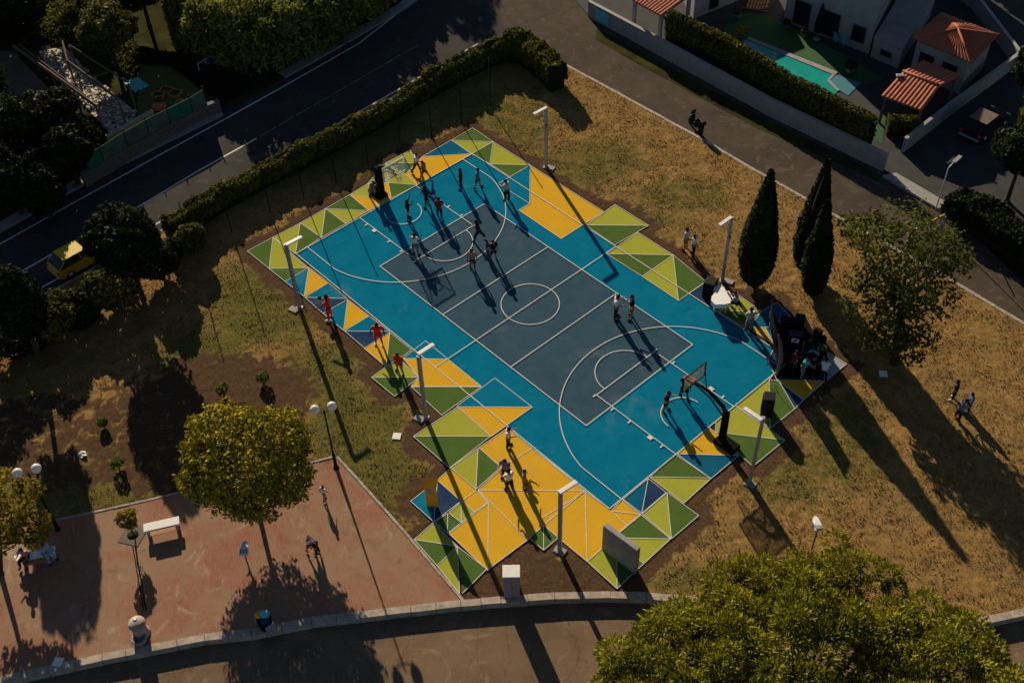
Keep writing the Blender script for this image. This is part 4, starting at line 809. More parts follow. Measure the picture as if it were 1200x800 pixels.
def proto(key, pose, bottom='long'):
    k2 = (key, bottom)
    if k2 in PROTO: return PROTO[k2]
    J = figure(pose); V_ = []; E_ = []; Rr = []; ix = {}
    def v(n, p, r): ix[n] = len(V_); V_.append(p); Rr.append(r); return ix[n]
    def e(a, c): E_.append((ix[a], ix[c]))
    v('pel', J['pel'], (.135, .105)); v('waist', J['waist'], (.125, .09)); v('chest', J['chest'], (.155, .105)); v('neck', J['neck'], (.055, .058)); v('head', J['head'], (.078, .092)); v('top', J['top'], (.05, .06))
    for a, c in (('pel', 'waist'), ('waist', 'chest'), ('chest', 'neck'), ('neck', 'head'), ('head', 'top')): e(a, c)
    for n in 'LR':
        v('hip'+n, J['hip'+n].lerp(J['kne'+n], .12), .092); v('th'+n, J['hip'+n].lerp(J['kne'+n], .5), .078); v('kne'+n, J['kne'+n], .056); v('cal'+n, J['kne'+n].lerp(J['ank'+n], .35), .055); v('ank'+n, J['ank'+n], .037); v('toe'+n, J['toe'+n], .034)
        e('pel', 'hip'+n); e('hip'+n, 'th'+n); e('th'+n, 'kne'+n); e('kne'+n, 'cal'+n); e('cal'+n, 'ank'+n); e('ank'+n, 'toe'+n)
        v('sho'+n, J['sho'+n], .058); v('elb'+n, J['elb'+n], .040); v('wri'+n, J['wri'+n], .026); hd = J['_h'+n]; v('pal'+n, J['wri'+n]+hd @ Vector((0, 0, -.07)), (.038, .022))
        e('chest', 'sho'+n); e('sho'+n, 'elb'+n); e('elb'+n, 'wri'+n); e('wri'+n, 'pal'+n)
    body = skin_mesh('body', V_, E_, Rr, 1); mb = MB()
    for s, n in ((-1, 'L'), (1, 'R')):     # fingers and thumb
        hd = J['_h'+n]; w0 = J['wri'+n]
        for k, (x, L_) in enumerate(((-.026, .062), (-.009, .074), (.009, .070), (.025, .055))):
            a = w0+hd @ Vector((x*.8, 0, -.085)); c = a+hd @ Vector((x*.25, .012, -L_*.5)); g = c+hd @ Vector((x*.15, .03, -L_*.45)); mb.tube([a, c, g], [.0095, .0088, .0065], 5)
        a = w0+hd @ Vector((-s*.024, .005, -.035)); c = a+hd @ Vector((-s*.03, .018, -.025)); g = c+hd @ Vector((-s*.008, .02, -.028)); mb.tube([a, c, g], [.012, .010, .007], 5)
    H = J['_hd']; hc = J['head']
    def hp_(x, y, z): return hc+H @ Vector((x, y, z))
    mb.tube([hp_(0, .088, .035), hp_(0, .112, .0), hp_(0, .090, -.012)], [.008, .014, .010], 5)
    for s in (-1, 1): mb.ball(hp_(s*.084, 0, .01), (.012, .022, .03), 6)
    for s in (-1, 1): mb.ball(hp_(s*.032, .083, .03), (.013, .008, .008), 6, mi=1)
    mb.tube([hp_(-.025, .085, -.04), hp_(0, .092, -.042), hp_(.025, .085, -.04)], .006, 4, mi=2)
    body = joined(body, mb, [None, None, None])
    # shirt: torso and upper arms, slightly fuller than the body
    V_ = []; E_ = []; Rr = []; ix = {}
    lo = J['pel'].lerp(J['waist'], -.25)
    v('a', lo, (.165, .132)); v('b', J['waist'], (.152, .118)); v('c', J['chest'], (.175, .125)); v('d', J['chest'].lerp(J['neck'], .72), (.085, .075)); e('a', 'b'); e('b', 'c'); e('c', 'd')
    for n in 'LR': v('s'+n, J['sho'+n], .078); v('e'+n, J['sho'+n].lerp(J['elb'+n], .72), .066); e('c', 's'+n); e('s'+n, 'e'+n)
    shirt = skin_mesh('shirt', V_, E_, Rr, 1)
    V_ = []; E_ = []; Rr = []; ix = {}; lg = bottom == 'long'
    v('a', J['pel'].lerp(J['waist'], .15), (.148, .118)); v('b', J['pel']-Vector((0, 0, .03)), (.148, .122)); e('a', 'b')
    for n in 'LR':
        v('h'+n, J['hip'+n].lerp(J['kne'+n], .18), .108); v('t'+n, J['hip'+n].lerp(J['kne'+n], .6), .094); v('k'+n, J['kne'+n] if lg else J['hip'+n].lerp(J['kne'+n], .88), .074 if lg else .1); e('b', 'h'+n); e('h'+n, 't'+n); e('t'+n, 'k'+n)
        if lg: v('c'+n, J['kne'+n].lerp(J['ank'+n], .5), .066); v('n'+n, J['kne'+n].lerp(J['ank'+n], .93), .056); e('k'+n, 'c'+n); e('c'+n, 'n'+n)
    legs = skin_mesh('trousers' if lg else 'shorts', V_, E_, Rr, 1)
    mb = MB(); mb.ball((0, 0, 0), (.108, .122, .120), 12)
    hair_v = [hp_(0, -.012, .042)+H @ Vector(q) for q in mb.v]; hv = MB(); hv.v = [tuple(q) for q in hair_v]; hv.f = mb.f; hv.m = mb.m; hv.sm = mb.sm
    # trim the face side of the hair
    hv.v = [tuple(hc+(Vector(q)-hc)-(H @ Vector((0, 1, 0)))*max(0, (H.inverted() @ (Vector(q)-hc)).y-.045)*(1.0 if (H.inverted() @ (Vector(q)-hc)).z < .075 else .25)) for q in hv.v]
    me = bpy.data.meshes.new('hair'); me.from_pydata(hv.v, [], hv.f); me.polygons.foreach_set('use_smooth', hv.sm); me.materials.append(None)
    shoes = []
    for n in 'LR':
        sb = MB(); t = (J['toe'+n]-J['ank'+n]); t.z = t.z; c = J['ank'+n].lerp(J['toe'+n], .45)-Vector((0, 0, .012)); a_ = math.atan2(t.y, t.x); sb.ball((0, 0, 0), (.145, .06, .056), 10, M=Matrix.Translation(c) @ Matrix.Rotation(a_, 4, 'Z') @ Matrix.Rotation(-math.atan2(t.z+.045, math.hypot(t.x, t.y)), 4, 'Y'))
        sm_ = bpy.data.meshes.new('shoe'); sm_.from_pydata(sb.v, [], sb.f); sm_.polygons.foreach_set('use_smooth', sb.sm); sm_.materials.append(None); shoes.append(sm_)
    for m in (shirt, legs):
        if not m.materials: m.materials.append(None)
    PROTO[k2] = (body, shirt, legs, me, shoes, J); return PROTO[k2]
POSES = {
 'stand': dict(Lleg=(2, 4, 3), Rleg=(-2, 4, 3), Larm=(3, 10, 12), Rarm=(0, 10, 15)),
 'hips': dict(nod=12, Lleg=(2, 5, 3), Rleg=(-2, 5, 3), Larm=(-16, 26, 62), Rarm=(-16, 26, 62)),
 'walk': dict(lean=4, Lleg=(15, 3, 8), Rleg=(-13, 3, 12), Larm=(-16, 8, 18), Rarm=(18, 8, 25)),
 'stride': dict(lean=8, Lleg=(24, 6, 12), Rleg=(-21, 6, 18), Larm=(-26, 16, 40), Rarm=(28, 14, 50)),
 'armsup': dict(Lleg=(6, 7, 8), Rleg=(-4, 7, 5), Larm=(125, 28, 40), Rarm=(115, 25, 45)),
 'wide': dict(lean=6, Lleg=(8, 10, 8), Rleg=(-5, 10, 10), Larm=(22, 22, 20), Rarm=(-12, 20, 15)),
 'bend': dict(lean=38, Lleg=(26, 6, 38), Rleg=(2, 8, 18), Larm=(60, 8, 20), Rarm=(70, 8, 10)),
 'fold': dict(nod=22, Lleg=(2, 4, 3), Rleg=(-3, 5, 4), Larm=(28, 12, 85), Rarm=(28, 12, 85)),
 'sit': dict(lean=8, sit=.5, Lleg=(86, 5, 88), Rleg=(84, 7, 84), Larm=(38, 8, 55), Rarm=(38, 8, 55)),
 'play': dict(lean=10, sit=.55, nod=15, Lleg=(80, 6, 82), Rleg=(76, 8, 76), Larm=(48, 10, 42), Rarm=(48, 10, 42)),
 'hold': dict(Lleg=(3, 4, 3), Rleg=(-3, 4, 4), Larm=(55, 30, 15), Rarm=(4, 12, 15)),
 'squat': dict(lean=20, Lleg=(70, 8, 75), Rleg=(62, 8, 70), Larm=(55, 14, 20), Rarm=(50, 14, 20)),
}
CLR = {'white': (.74, .73, .72), 'offwhite': (.45, .44, .44), 'black': (.012, .012, .014), 'navy': (.02, .03, .07), 'blue': (.05, .16, .30), 'lightblue': (.30, .42, .52), 'grey': (.16, .17, .20), 'greyviolet': (.17, .15, .20), 'red': (.80, .03, .015), 'darkred': (.16, .02, .02), 'orange': (.62, .22, .03), 'brown': (.07, .045, .03), 'khaki': (.22, .17, .11), 'skinl': (.34, .19, .12), 'skinm': (.2, .11, .065), 'skind': (.075, .042, .028), 'pink': (.45, .22, .22), 'yellow': (.6, .45, .1), 'teal': (.05, .3, .33), 'green': (.05, .15, .05)}
CMAT = {k: mat('cloth_'+k, c, .8, var=.18, vscale=9) for k, c in CLR.items()}
def person(px, py, H, yaw, pose, top, bot, skin='skinl', label='', bottom='long', hair='black', shoe='black', z=0., grp=None, at=None):
    body, shirt, legs, hairm, shoes, J = proto(pose, POSES[pose], bottom); loc = at or P(px, py, z)+Vector((0, 0, .05 if z == 0 else 0))
    root = empty('person', loc, R(yaw-90), label, 'person', grp); s = H/1.76; root.scale = (s*1.06, s*1.06, s)
    def ad(n, me, ms):
        o = bpy.data.objects.new(n, me); COL.objects.link(o); o.parent = root
        for i, m in enumerate(ms): o.material_slots[i].link = 'OBJECT'; o.material_slots[i].material = CMAT[m]
    ad('body', body, [skin, 'black', 'darkred']); ad('shirt', shirt, [top]); ad('trousers' if bottom == 'long' else 'shorts', legs, [bot]); ad('hair', hairm, [hair])
    for sm_ in shoes: ad('shoe', sm_, [shoe])
    return root
GP, GR, GY, GC = 'players around the far hoop', 'players in red kit at the left court edge', 'group standing on the yellow paint', 'people by the white piano'
DN = -45   # towards the bottom of the photograph
PPL = [
 (488, 201, 1.62, 60, 'stride', 'white', 'black', 'skinl', 'person in white shirt and dark trousers at the court edge right behind the far hoop', 'long', GP),
 (498, 210.5, 1.6, 200, 'stride', 'orange', 'red', 'skinm', 'person in orange top and red shorts striding beside the white-shirted one at the far hoop', 'short', GP),
 (437, 230, 1.68, -10, 'bend', 'grey', 'khaki', 'skinl', 'person in grey shirt bending at the base of the far basketball stand', 'short', GP),
 (500, 241, 1.72, -100, 'walk', 'black', 'black', 'skind', 'person all in black on the baseline just in front of the far hoop', 'short', GP),
 (515.5, 255.5, 1.72, 135, 'walk', 'darkred', 'brown', 'skinm', 'person in dark red top and brown trousers by the free throw lane', 'long', GP),
 (479, 258, 1.75, 60, 'armsup', 'black', 'offwhite', 'skind', 'person in black top and pale shorts raising both arms under the hoop', 'short', GP),
 (487.5, 298.5, 1.78, 120, 'fold', 'white', 'grey', 'skinm', 'person in white shirt and grey shorts at the corner of the slate rectangle', 'short', GP),
 (540.5, 221, 1.7, 225, 'stand', 'black', 'darkred', 'skind', 'person in black vest and dark red shorts standing left of the blue-shirted one', 'short', GP),
 (560, 220.5, 1.72, 45, 'walk', 'blue', 'navy', 'skinl', 'person in blue shirt walking away near the top of the far three point line', 'short', GP),
 (594, 235, 1.75, 190, 'fold', 'offwhite', 'black', 'skinm', 'person in white shirt and black trousers at the right side of the far arc', 'long', GP),
 (561, 281.5, 1.74, 225, 'stride', 'black', 'black', 'skind', 'person all in black striding across the slate rectangle near the free throw arc', 'long', GP),
 (554, 316, 1.8, DN, 'walk', 'pink', 'darkred', 'skinm', 'person in pale pink shirt and dark red shorts on the far three point line', 'short', GP),
 (578.5, 305, 1.72, -20, 'stand', 'black', 'black', 'skinl', 'person in black shirt and shorts standing right on the far three point arc', 'short', GP),
 (721.5, 373, 1.98, 45, 'fold', 'white', 'black', 'skinl', 'person in white shirt and black trousers, left one of the pair on the slate rectangle', 'long', None),
 (739.5, 373, 1.96, 225, 'hips', 'black', 'khaki', 'skinl', 'person in black shirt and beige shorts, right one of the pair on the slate rectangle', 'short', None),
 (803, 292, 1.78, 200, 'stand', 'lightblue', 'grey', 'skinl', 'person in light blue shirt standing on the dry grass above the piano', 'short', None),
 (812, 299, 1.72, 230, 'hips', 'white', 'black', 'skinm', 'person in white shirt and black trousers standing on the dry grass above the piano', 'long', None),
 (877, 387, 1.82, 150, 'fold', 'offwhite', 'grey', 'skinl', 'person in white shirt standing between the piano and the stage sail', 'long', GC),
 (780, 482, 1.72, 20, 'fold', 'black', 'black', 'skinl', 'person all in black with red trim on the small arc under the front hoop', 'short', None),
 (801, 466, 1.78, 110, 'wide', 'black', 'black', 'skind', 'person half hidden behind the front backboard with legs apart', 'short', None),
 (963, 446, 1.62, 120, 'bend', 'white', 'black', 'skinl', 'person in white shirt working over the black equipment at the court corner', 'long', 'crew at the court corner'),
 (938, 441, 1.6, 60, 'bend', 'teal', 'grey', 'skinl', 'person in dim teal top leaning over the equipment left of the white shirted one', 'long', 'crew at the court corner'),
 (926, 436, 1.6, 100, 'bend', 'darkred', 'black', 'skinm', 'person in dark red top crouched over cases nearest the tan sail edge', 'long', 'crew at the court corner'),
 (950, 440, 1.65, 80, 'fold', 'black', 'black', 'skinl', 'person in black between the teal-topped and white-shirted crew', 'long', 'crew at the court corner'),
 (387, 374, 2.05, 225, 'hold', 'red', 'red', 'skind', 'highest-placed player in full red kit holding a dark ball, at the left court edge', 'long', GR),
 (444.5, 404, 1.85, DN, 'hips', 'red', 'red', 'skind', 'broad player in red kit with bare dark legs, middle of the three red players', 'short', GR),
 (469, 437, 1.75, -70, 'wide', 'red', 'orange', 'skinm', 'player in red and orange kit stepping forward, lowest of the three red players', 'short', GR),
 (596, 524, 1.72, 45, 'fold', 'white', 'black', 'skinl', 'person in pale shirt and dark trousers standing apart at the top of the yellow paint', 'long', GY),
 (592.5, 561, 1.74, -60, 'fold', 'greyviolet', 'black', 'skinl', 'person in grey-violet shirt directly behind the white shirted one on the yellow paint', 'long', GY),
 (597, 574, 1.72, 170, 'fold', 'white', 'black', 'skinl', 'person in bright white shirt and black trousers, nearest of the group on yellow', 'long', GY),
 (614.5, 571, 1.5, 45, 'hips', 'khaki', 'khaki', 'skinl', 'person in beige with blue sleeves, rightmost of the group on the yellow paint', 'long', GY),
 (380.5, 585.5, 1.15, 100, 'walk', 'white', 'pink', 'skinm', 'small child in white top and pink shorts running on the brick plaza', 'short', None),
 (365, 646, 1.38, 20, 'walk', 'white', 'darkred', 'skinm', 'child in white shirt beside the blond child on the brick plaza', 'short', 'two children on the plaza'),
 (372.5, 649, 1.12, 200, 'fold', 'black', 'black', 'skinl', 'blond child in dark clothes beside the white-shirted child on the plaza', 'long', 'two children on the plaza'),
 (1116, 468, 1.6, 200, 'fold', 'black', 'black', 'skinm', 'person in black with white shoes at the right, topmost of the lawn group', 'long', 'group on the lawn at the right'),
 (1133, 482, 1.55, 225, 'fold', 'blue', 'black', 'skinl', 'person in blue shirt, rightmost of the lawn group', 'long', 'group on the lawn at the right'),  # shirt colour darkened in place of the oak's shade
 (1120, 492, 1.6, 80, 'bend', 'grey', 'black', 'skinm', 'person in grey-blue shirt bending over, lowest of the lawn group', 'long', 'group on the lawn at the right'),
]
for (px, py, H, yaw, pose, top, bot, skin, lb, bt_, g) in PPL:
    r_ = person(px, py, H, yaw, pose, top, bot, skin, lb, bt_, hair='yellow' if 'blond' in lb else 'black', shoe='white' if ('red kit' in lb or 'white shoes' in lb) else 'black', grp=g)
# things carried
def ballobj(p, r, m, label): b = MB(); b.ball((0, 0, 0), r, 12); o = b.build('ball', M_[m]); o.location = p; tag(o, label, 'ball')
ballobj(P(374.5, 349, 1.05), .13, 'black', 'dark ball held out by the highest-placed red player')
b = MB(); b.box((0, 0, .14), (.34, .2, .28), bev=.05); b.tube([(-.1, 0, .27), (-.08, 0, .36), (.08, 0, .36), (.1, 0, .27)], .015, 5); o = b.build('bag', [M_['whitestone']]); o.location = P(1131, 482, .02); tag(o, 'small white bag on the grass amid the lawn group', 'bag')
# pair on the left bench
for f, yw, tp, bt_, lb in ((-.52, -15, 'pink', 'black', 'dark-haired person in pale top seated on the left end of the bench'), (.42, 200, 'lightblue', 'lightblue', 'person in pale blue shirt seated on the right half of the bench')):
    d = Vector((math.cos(ban), math.sin(ban), 0)); c = bm_+d*f; person(0, 0, 1.7, yw-40 if f < 0 else yw-190, 'sit', tp, bt_, 'skinl', lb, 'long', grp='pair seated on the left bench', at=Vector((c.x, c.y, .14)))
for f, lb in ((-.95, 'sheet of white paper at the left end of the occupied bench'), (-.06, 'sheet of white paper between the two seated people')):
    b = MB(); b.box((0, 0, 0), (.24, .32, .01)); o = b.build('paper_sheet', M_['white']); o.location = bm_+Vector((math.cos(ban), math.sin(ban), 0))*f+Vector((0, 0, .02)); o.location.z = .575; o.rotation_euler.z = ban+.2; tag(o, lb, 'paper', 'papers on the bench')
# ------------------------------------------------------------------ white grand piano
pc_ = P(843, 357); pa = math.atan2(*(lambda d: (d.y, d.x))(P(853, 350)-P(836, 357)))
root = empty('grand_piano', Vector((pc_.x, pc_.y, .04)), 0, 'white grand piano on the court edge with its lid closed', 'piano')
# outline in plan: keyboard side faces the player at the right, tail points up-left
kx = (P(862, 352, .9)-P(843, 352, .9)).normalized(); ky = Vector((-kx.y, kx.x, 0))
ol = [(.72, -.78), (.72, .76), (.3, .78), (-.1, .74), (-.35, .52), (-.62, .34), (-.98, .30), (-1.12, .08), (-1.10, -.30), (-.85, -.55), (-.4, -.72), (.1, -.78)]
# traced from the picture at lid height, straight keyboard edge towards the player
px_ = [(857, 347), (856, 352), (849, 357.5), (838, 358), (833.5, 352), (834, 346), (837.5, 341), (836.5, 336), (841, 334.5), (847, 335), (850, 340)]
pl = []
for x, y in [(833.2, 352.5), (834, 347.5), (837.5, 343.5), (836.5, 338), (838, 335.2), (845, 334.2), (849, 338), (851.5, 345), (856.5, 352), (856, 355.5), (849, 357), (838, 357.3)]:
    q = P(x, y, 1.0)-pc_; pl.append((q.x, q.y))
ins_ = [(x*.97, y*.97) for x, y in pl]
b = MB(); b.prism(ins_, .62, .93); b.build('case', M_['white'], root)
b = MB(); b.prism(pl, .95, 1.0); b.build('lid', M_['white'], root)
k0 = P(852, 341.5, .75)-pc_; k1 = P(858.5, 352.5, .75)-pc_; kd = (k1-k0); ka = math.atan2(kd.y, kd.x); kc = (k0+k1)/2
b = MB(); b.box((kc.x, kc.y, .70), (kd.length, .26, .08), rz=ka); kb = b.build('keyboard', M_['whitestone'], root)
b = MB()
for k in range(22): q = kc+kd.normalized()*(-kd.length/2+.08+k*(kd.length-.16)/21); b.box((q.x, q.y, .748), (.018, .1, .015), rz=ka)
b.build('black_keys', M_['black'], kb)
for x, y in ((837, 355.5), (853, 355), (843.5, 338)):
    q = P(x, y, 1.0)-pc_; b = MB(); b.tube([(q.x*.85, q.y*.85, .62), (q.x*.85, q.y*.85, .08)], [.06, .035], 8); b.ball((q.x*.85, q.y*.85, .04), .04, 8); b.build('leg', M_['white'], root)
b = MB(); b.box((kc.x*.6, kc.y*.6, .12), (.16, .05, .05), rz=ka); b.tube([(kc.x*.6, kc.y*.6, .15), (kc.x*.6, kc.y*.6, .62)], .03, 6); b.build('pedal_lyre', M_['white'], root)
sp_ = P(862, 361)-Vector((0, 0, 0)); 
root = empty('piano_stool', Vector((sp_.x, sp_.y, .04)), ka, 'black padded stool under the pianist', 'stool')
b = MB(); b.box((0, 0, .48), (.6, .34, .09), bev=.03); b.build('seat', M_['black'], root)
for sx in (-1, 1):
    for sy in (-1, 1): b = MB(); b.tube([(sx*.25, sy*.13, .44), (sx*.25, sy*.13, 0)], .02, 6); b.build('leg', M_['black'], root)
fy = math.degrees(math.atan2((pc_-sp_).y, (pc_-sp_).x)); person(0, 0, 1.72, fy, 'play', 'lightblue', 'black', 'skinl', 'pianist in light blue shirt seated at the white piano', 'long', grp=GC, at=Vector((sp_.x, sp_.y, .05)))
# ------------------------------------------------------------------ loudspeakers and stage gear
def speaker(px, py, h, yaw, label, w_=.62, d_=.6, pole=0.):
    root = empty('loudspeaker', P(px, py)+Vector((0, 0, .05)), R(yaw), label, 'loudspeaker', 'black loudspeakers')
    z0 = pole
    b = MB(); b.box((0, 0, z0+(h-z0)/2), (d_, w_, h-z0), bev=.03, taper=.94); cb = b.build('cabinet', M_['black'], root)
    b = MB(); b.box((d_/2+.005, 0, z0+(h-z0)*.5), (.02, w_*.84, (h-z0)*.86)); b.build('grille', M_['blackcloth'], root)
    b = MB()
    for z in (.3, .68): b.lathe([(w_*.3, 0), (w_*.3, .015), (w_*.1, .005)], c=(0, 0, 0), n=14, M=Matrix.Translation((d_/2+.018, 0, z0+(h-z0)*z)) @ Matrix.Rotation(math.pi/2, 4, 'Y'))
    b.build('driver', M_['rubber'], root)
    if pole: b = MB(); b.tube([(0, 0, 0), (0, 0, pole)], .03, 6); b.tube([(-.4, 0, .02), (0, 0, .5), (.4, 0, .02)], .02, 5); b.tube([(0, -.4, .02), (0, 0, .5), (0, .4, .02)], .02, 5); b.build('tripod', M_['black'], root)
    return root
speaker(898, 484, 1.4, 215, 'tall black loudspeaker stack on the lime paint right of the front hoop', .72, .66)
speaker(831, 346, 1.2, 200, 'black loudspeaker standing behind the tail of the white piano', .8, .7)
speaker(934, 390, 1.3, 120, 'black loudspeaker deep in the shade right of the stage sail', .6, .6)
speaker(948, 428, .8, 60, 'low black monitor box among the cables at the court corner', .5, .6)
# curved banner sail
Nn_ = P(909.5, 441); base_f = P(917, 385); top_f = P(905.5, 350, 3.9)
root = empty('stage_sail', Nn_, 0, 'tall dark curved stage sail with a thin tan edge at the court corner', 'stage backdrop')
g = []; nu, nv = 14, 10
for i in range(nu+1):
    t = i/nu
    near = Nn_.lerp(P(912, 392, 3.3), t)+Vector((.30, .30, 0))*math.sin(t*math.pi)*.5
    far = base_f.lerp(top_f, t)+Vector((-.25, -.1, 0))*math.sin(t*math.pi)
    for j in range(nv+1): u = j/nv; g.append(near.lerp(far, u)+Vector((-.35, -.35, 0))*math.sin(u*math.pi)*.6*math.sin(t*math.pi*.9)-Nn_)
fs_ = [(i*(nv+1)+j, i*(nv+1)+j+1, (i+1)*(nv+1)+j+1, (i+1)*(nv+1)+j) for i in range(nu) for j in range(nv)]
b = MB(); b.add(g, fs_, 0, True); o = b.build('banner', M_['blackcloth'], root); sm_ = o.modifiers.new('t', 'SOLIDIFY'); sm_.thickness = .04
b = MB(); b.tube([g[i*(nv+1)] for i in range(nu+1)], [.05+.07*math.sin(math.pi*i/nu) for i in range(nu+1)], 8); b.build('edge_pole', M_['timber'], root)
b = MB()
for (u0, t0, t1) in ((7, 4, 8), (6, 3, 9), (8, 8, 11), (5, 2, 6)):
    b.tube([g[i*(nv+1)+u0]+Vector((-.05, -.05, .02)) for i in range(t0, t1+1)], .018, 5)
b.build('lettering', M_['line'], root)
# black sheet standing in for the shade behind the sail, and gear
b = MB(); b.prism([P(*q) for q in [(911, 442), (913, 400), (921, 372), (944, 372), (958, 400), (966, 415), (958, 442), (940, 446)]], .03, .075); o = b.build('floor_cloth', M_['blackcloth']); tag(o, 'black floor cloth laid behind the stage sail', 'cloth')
root = empty('mixing_desk', P(930, 404)+Vector((0, 0, .08)), R(40), 'sound desk on a folding stand behind the stage sail', 'mixer')
b = MB(); b.box((0, 0, .82), (.95, .6, .14), bev=.02); ds = b.build('console', M_['black'], root); b = MB()
for k in range(8):
    for j in range(4): b.box((-.4+k*.11, -.2+j*.12, .9), (.03, .04, .02))
b.build('knobs', M_['steel'], ds)
b = MB()
for s in (-1, 1): b.tube([(s*.4, -.25, 0), (-s*.4, .25, .75)], .02, 5)
b.build('folding_stand', M_['steel'], root)
b = MB(); b.box((0, 0, 0), (.42, .3, .02)); b.box((0.0, 0, .012), (.16, .12, .01), mi=1); o = b.build('white_sheet', [M_['white'], M_['black']]); o.location = P(932, 399, 1.02); o.rotation_euler.z = R(30); tag(o, 'bright white sheet with a dark patch lying on the sound desk', 'paper')
def case_(px, py, d_, yaw, label, m='black', lid='steel'):
    root = empty('equipment_case', P(px, py)+Vector((0, 0, .08)), R(yaw), label, 'case', 'equipment cases at the court corner'); b = MB(); b.box((0, 0, d_[2]/2), d_, bev=.02); b.build('box', M_[m], root)
    b = MB()
    for sx in (-1, 1):
        for sy in (-1, 1): b.box((sx*(d_[0]/2), sy*(d_[1]/2), d_[2]/2), (.04, .04, d_[2]+.01))
    b.build('corner_trim', M_[lid], root); b = MB(); b.box((0, -d_[1]/2-.015, d_[2]*.6), (.16, .02, .04)); b.build('handle', M_[lid], root)
case_(925, 425, (.8, .5, .45), 30, 'black equipment case near the tan sail edge'); case_(944, 412, (.7, .5, .4), 60, 'dark equipment case right of the sound desk'); case_(952, 418, (.55, .4, .3), 10, 'teal equipment case below the cable coil', 'teal_pl')
case_(963, 410, (.5, .35, .3), 40, 'green equipment case at the outer court corner', 'turf'); case_(921, 385, (.8, .6, .7), 35, 'black equipment case stacked deepest behind the sail')
def mic(px, py, label, yaw):
    root = empty('microphone_stand', P(px, py)+Vector((0, 0, .07)), R(yaw), label, 'stand', 'thin stands around the equipment'); b = MB()
    for k in range(3): a = k*2.094; b.tube([(0, 0, .25), (.3*math.cos(a), .3*math.sin(a), 0)], .014, 4)
    b.tube([(0, 0, .2), (0, 0, 1.4)], .014, 5); b.tube([(0, 0, 1.4), (.5, 0, 1.6)], .012, 4); b.build('frame', M_['steel'], root); b = MB(); b.ball((.52, 0, 1.61), .04, 8); b.build('microphone', M_['black'], root)
for k, (x, y, lb) in enumerate(((938, 420, 'thin stand beside the sound desk'), (948, 408, 'thin stand behind the triangle of cables'), (905, 452, 'thin stand on the lime paint at the foot of the sail'), (919, 378, 'thin stand at the far end of the sail'))): mic(x, y, lb, 40+90*k)
q = [P(945+9*math.cos(a)*(1-a/60), 418+6*math.sin(a)*(1-a/60), .1) for a in [k*.35 for k in range(60)]]; b = MB(); b.tube(q, .018, 5, cap=False); o = b.build('cable_coil', M_['rubber']); tag(o, 'coil of dark cable on the floor cloth at the court corner', 'cable')
b = MB(); b.box((0, 0, .35), (.5, .35, .7), bev=.06); o = b.build('backpack', M_['blackcloth']); o.location = P(957, 396, .02); tag(o, 'black backpack on the grass just outside the court corner', 'bag')
o2 = o.copy(); COL.objects.link(o2); o2.location = P(963, 401, .0); o2.rotation_euler.z = 1; o2.scale = (.8, .8, .7); tag(o2, 'second smaller black bag on the grass nearer the court corner', 'bag')
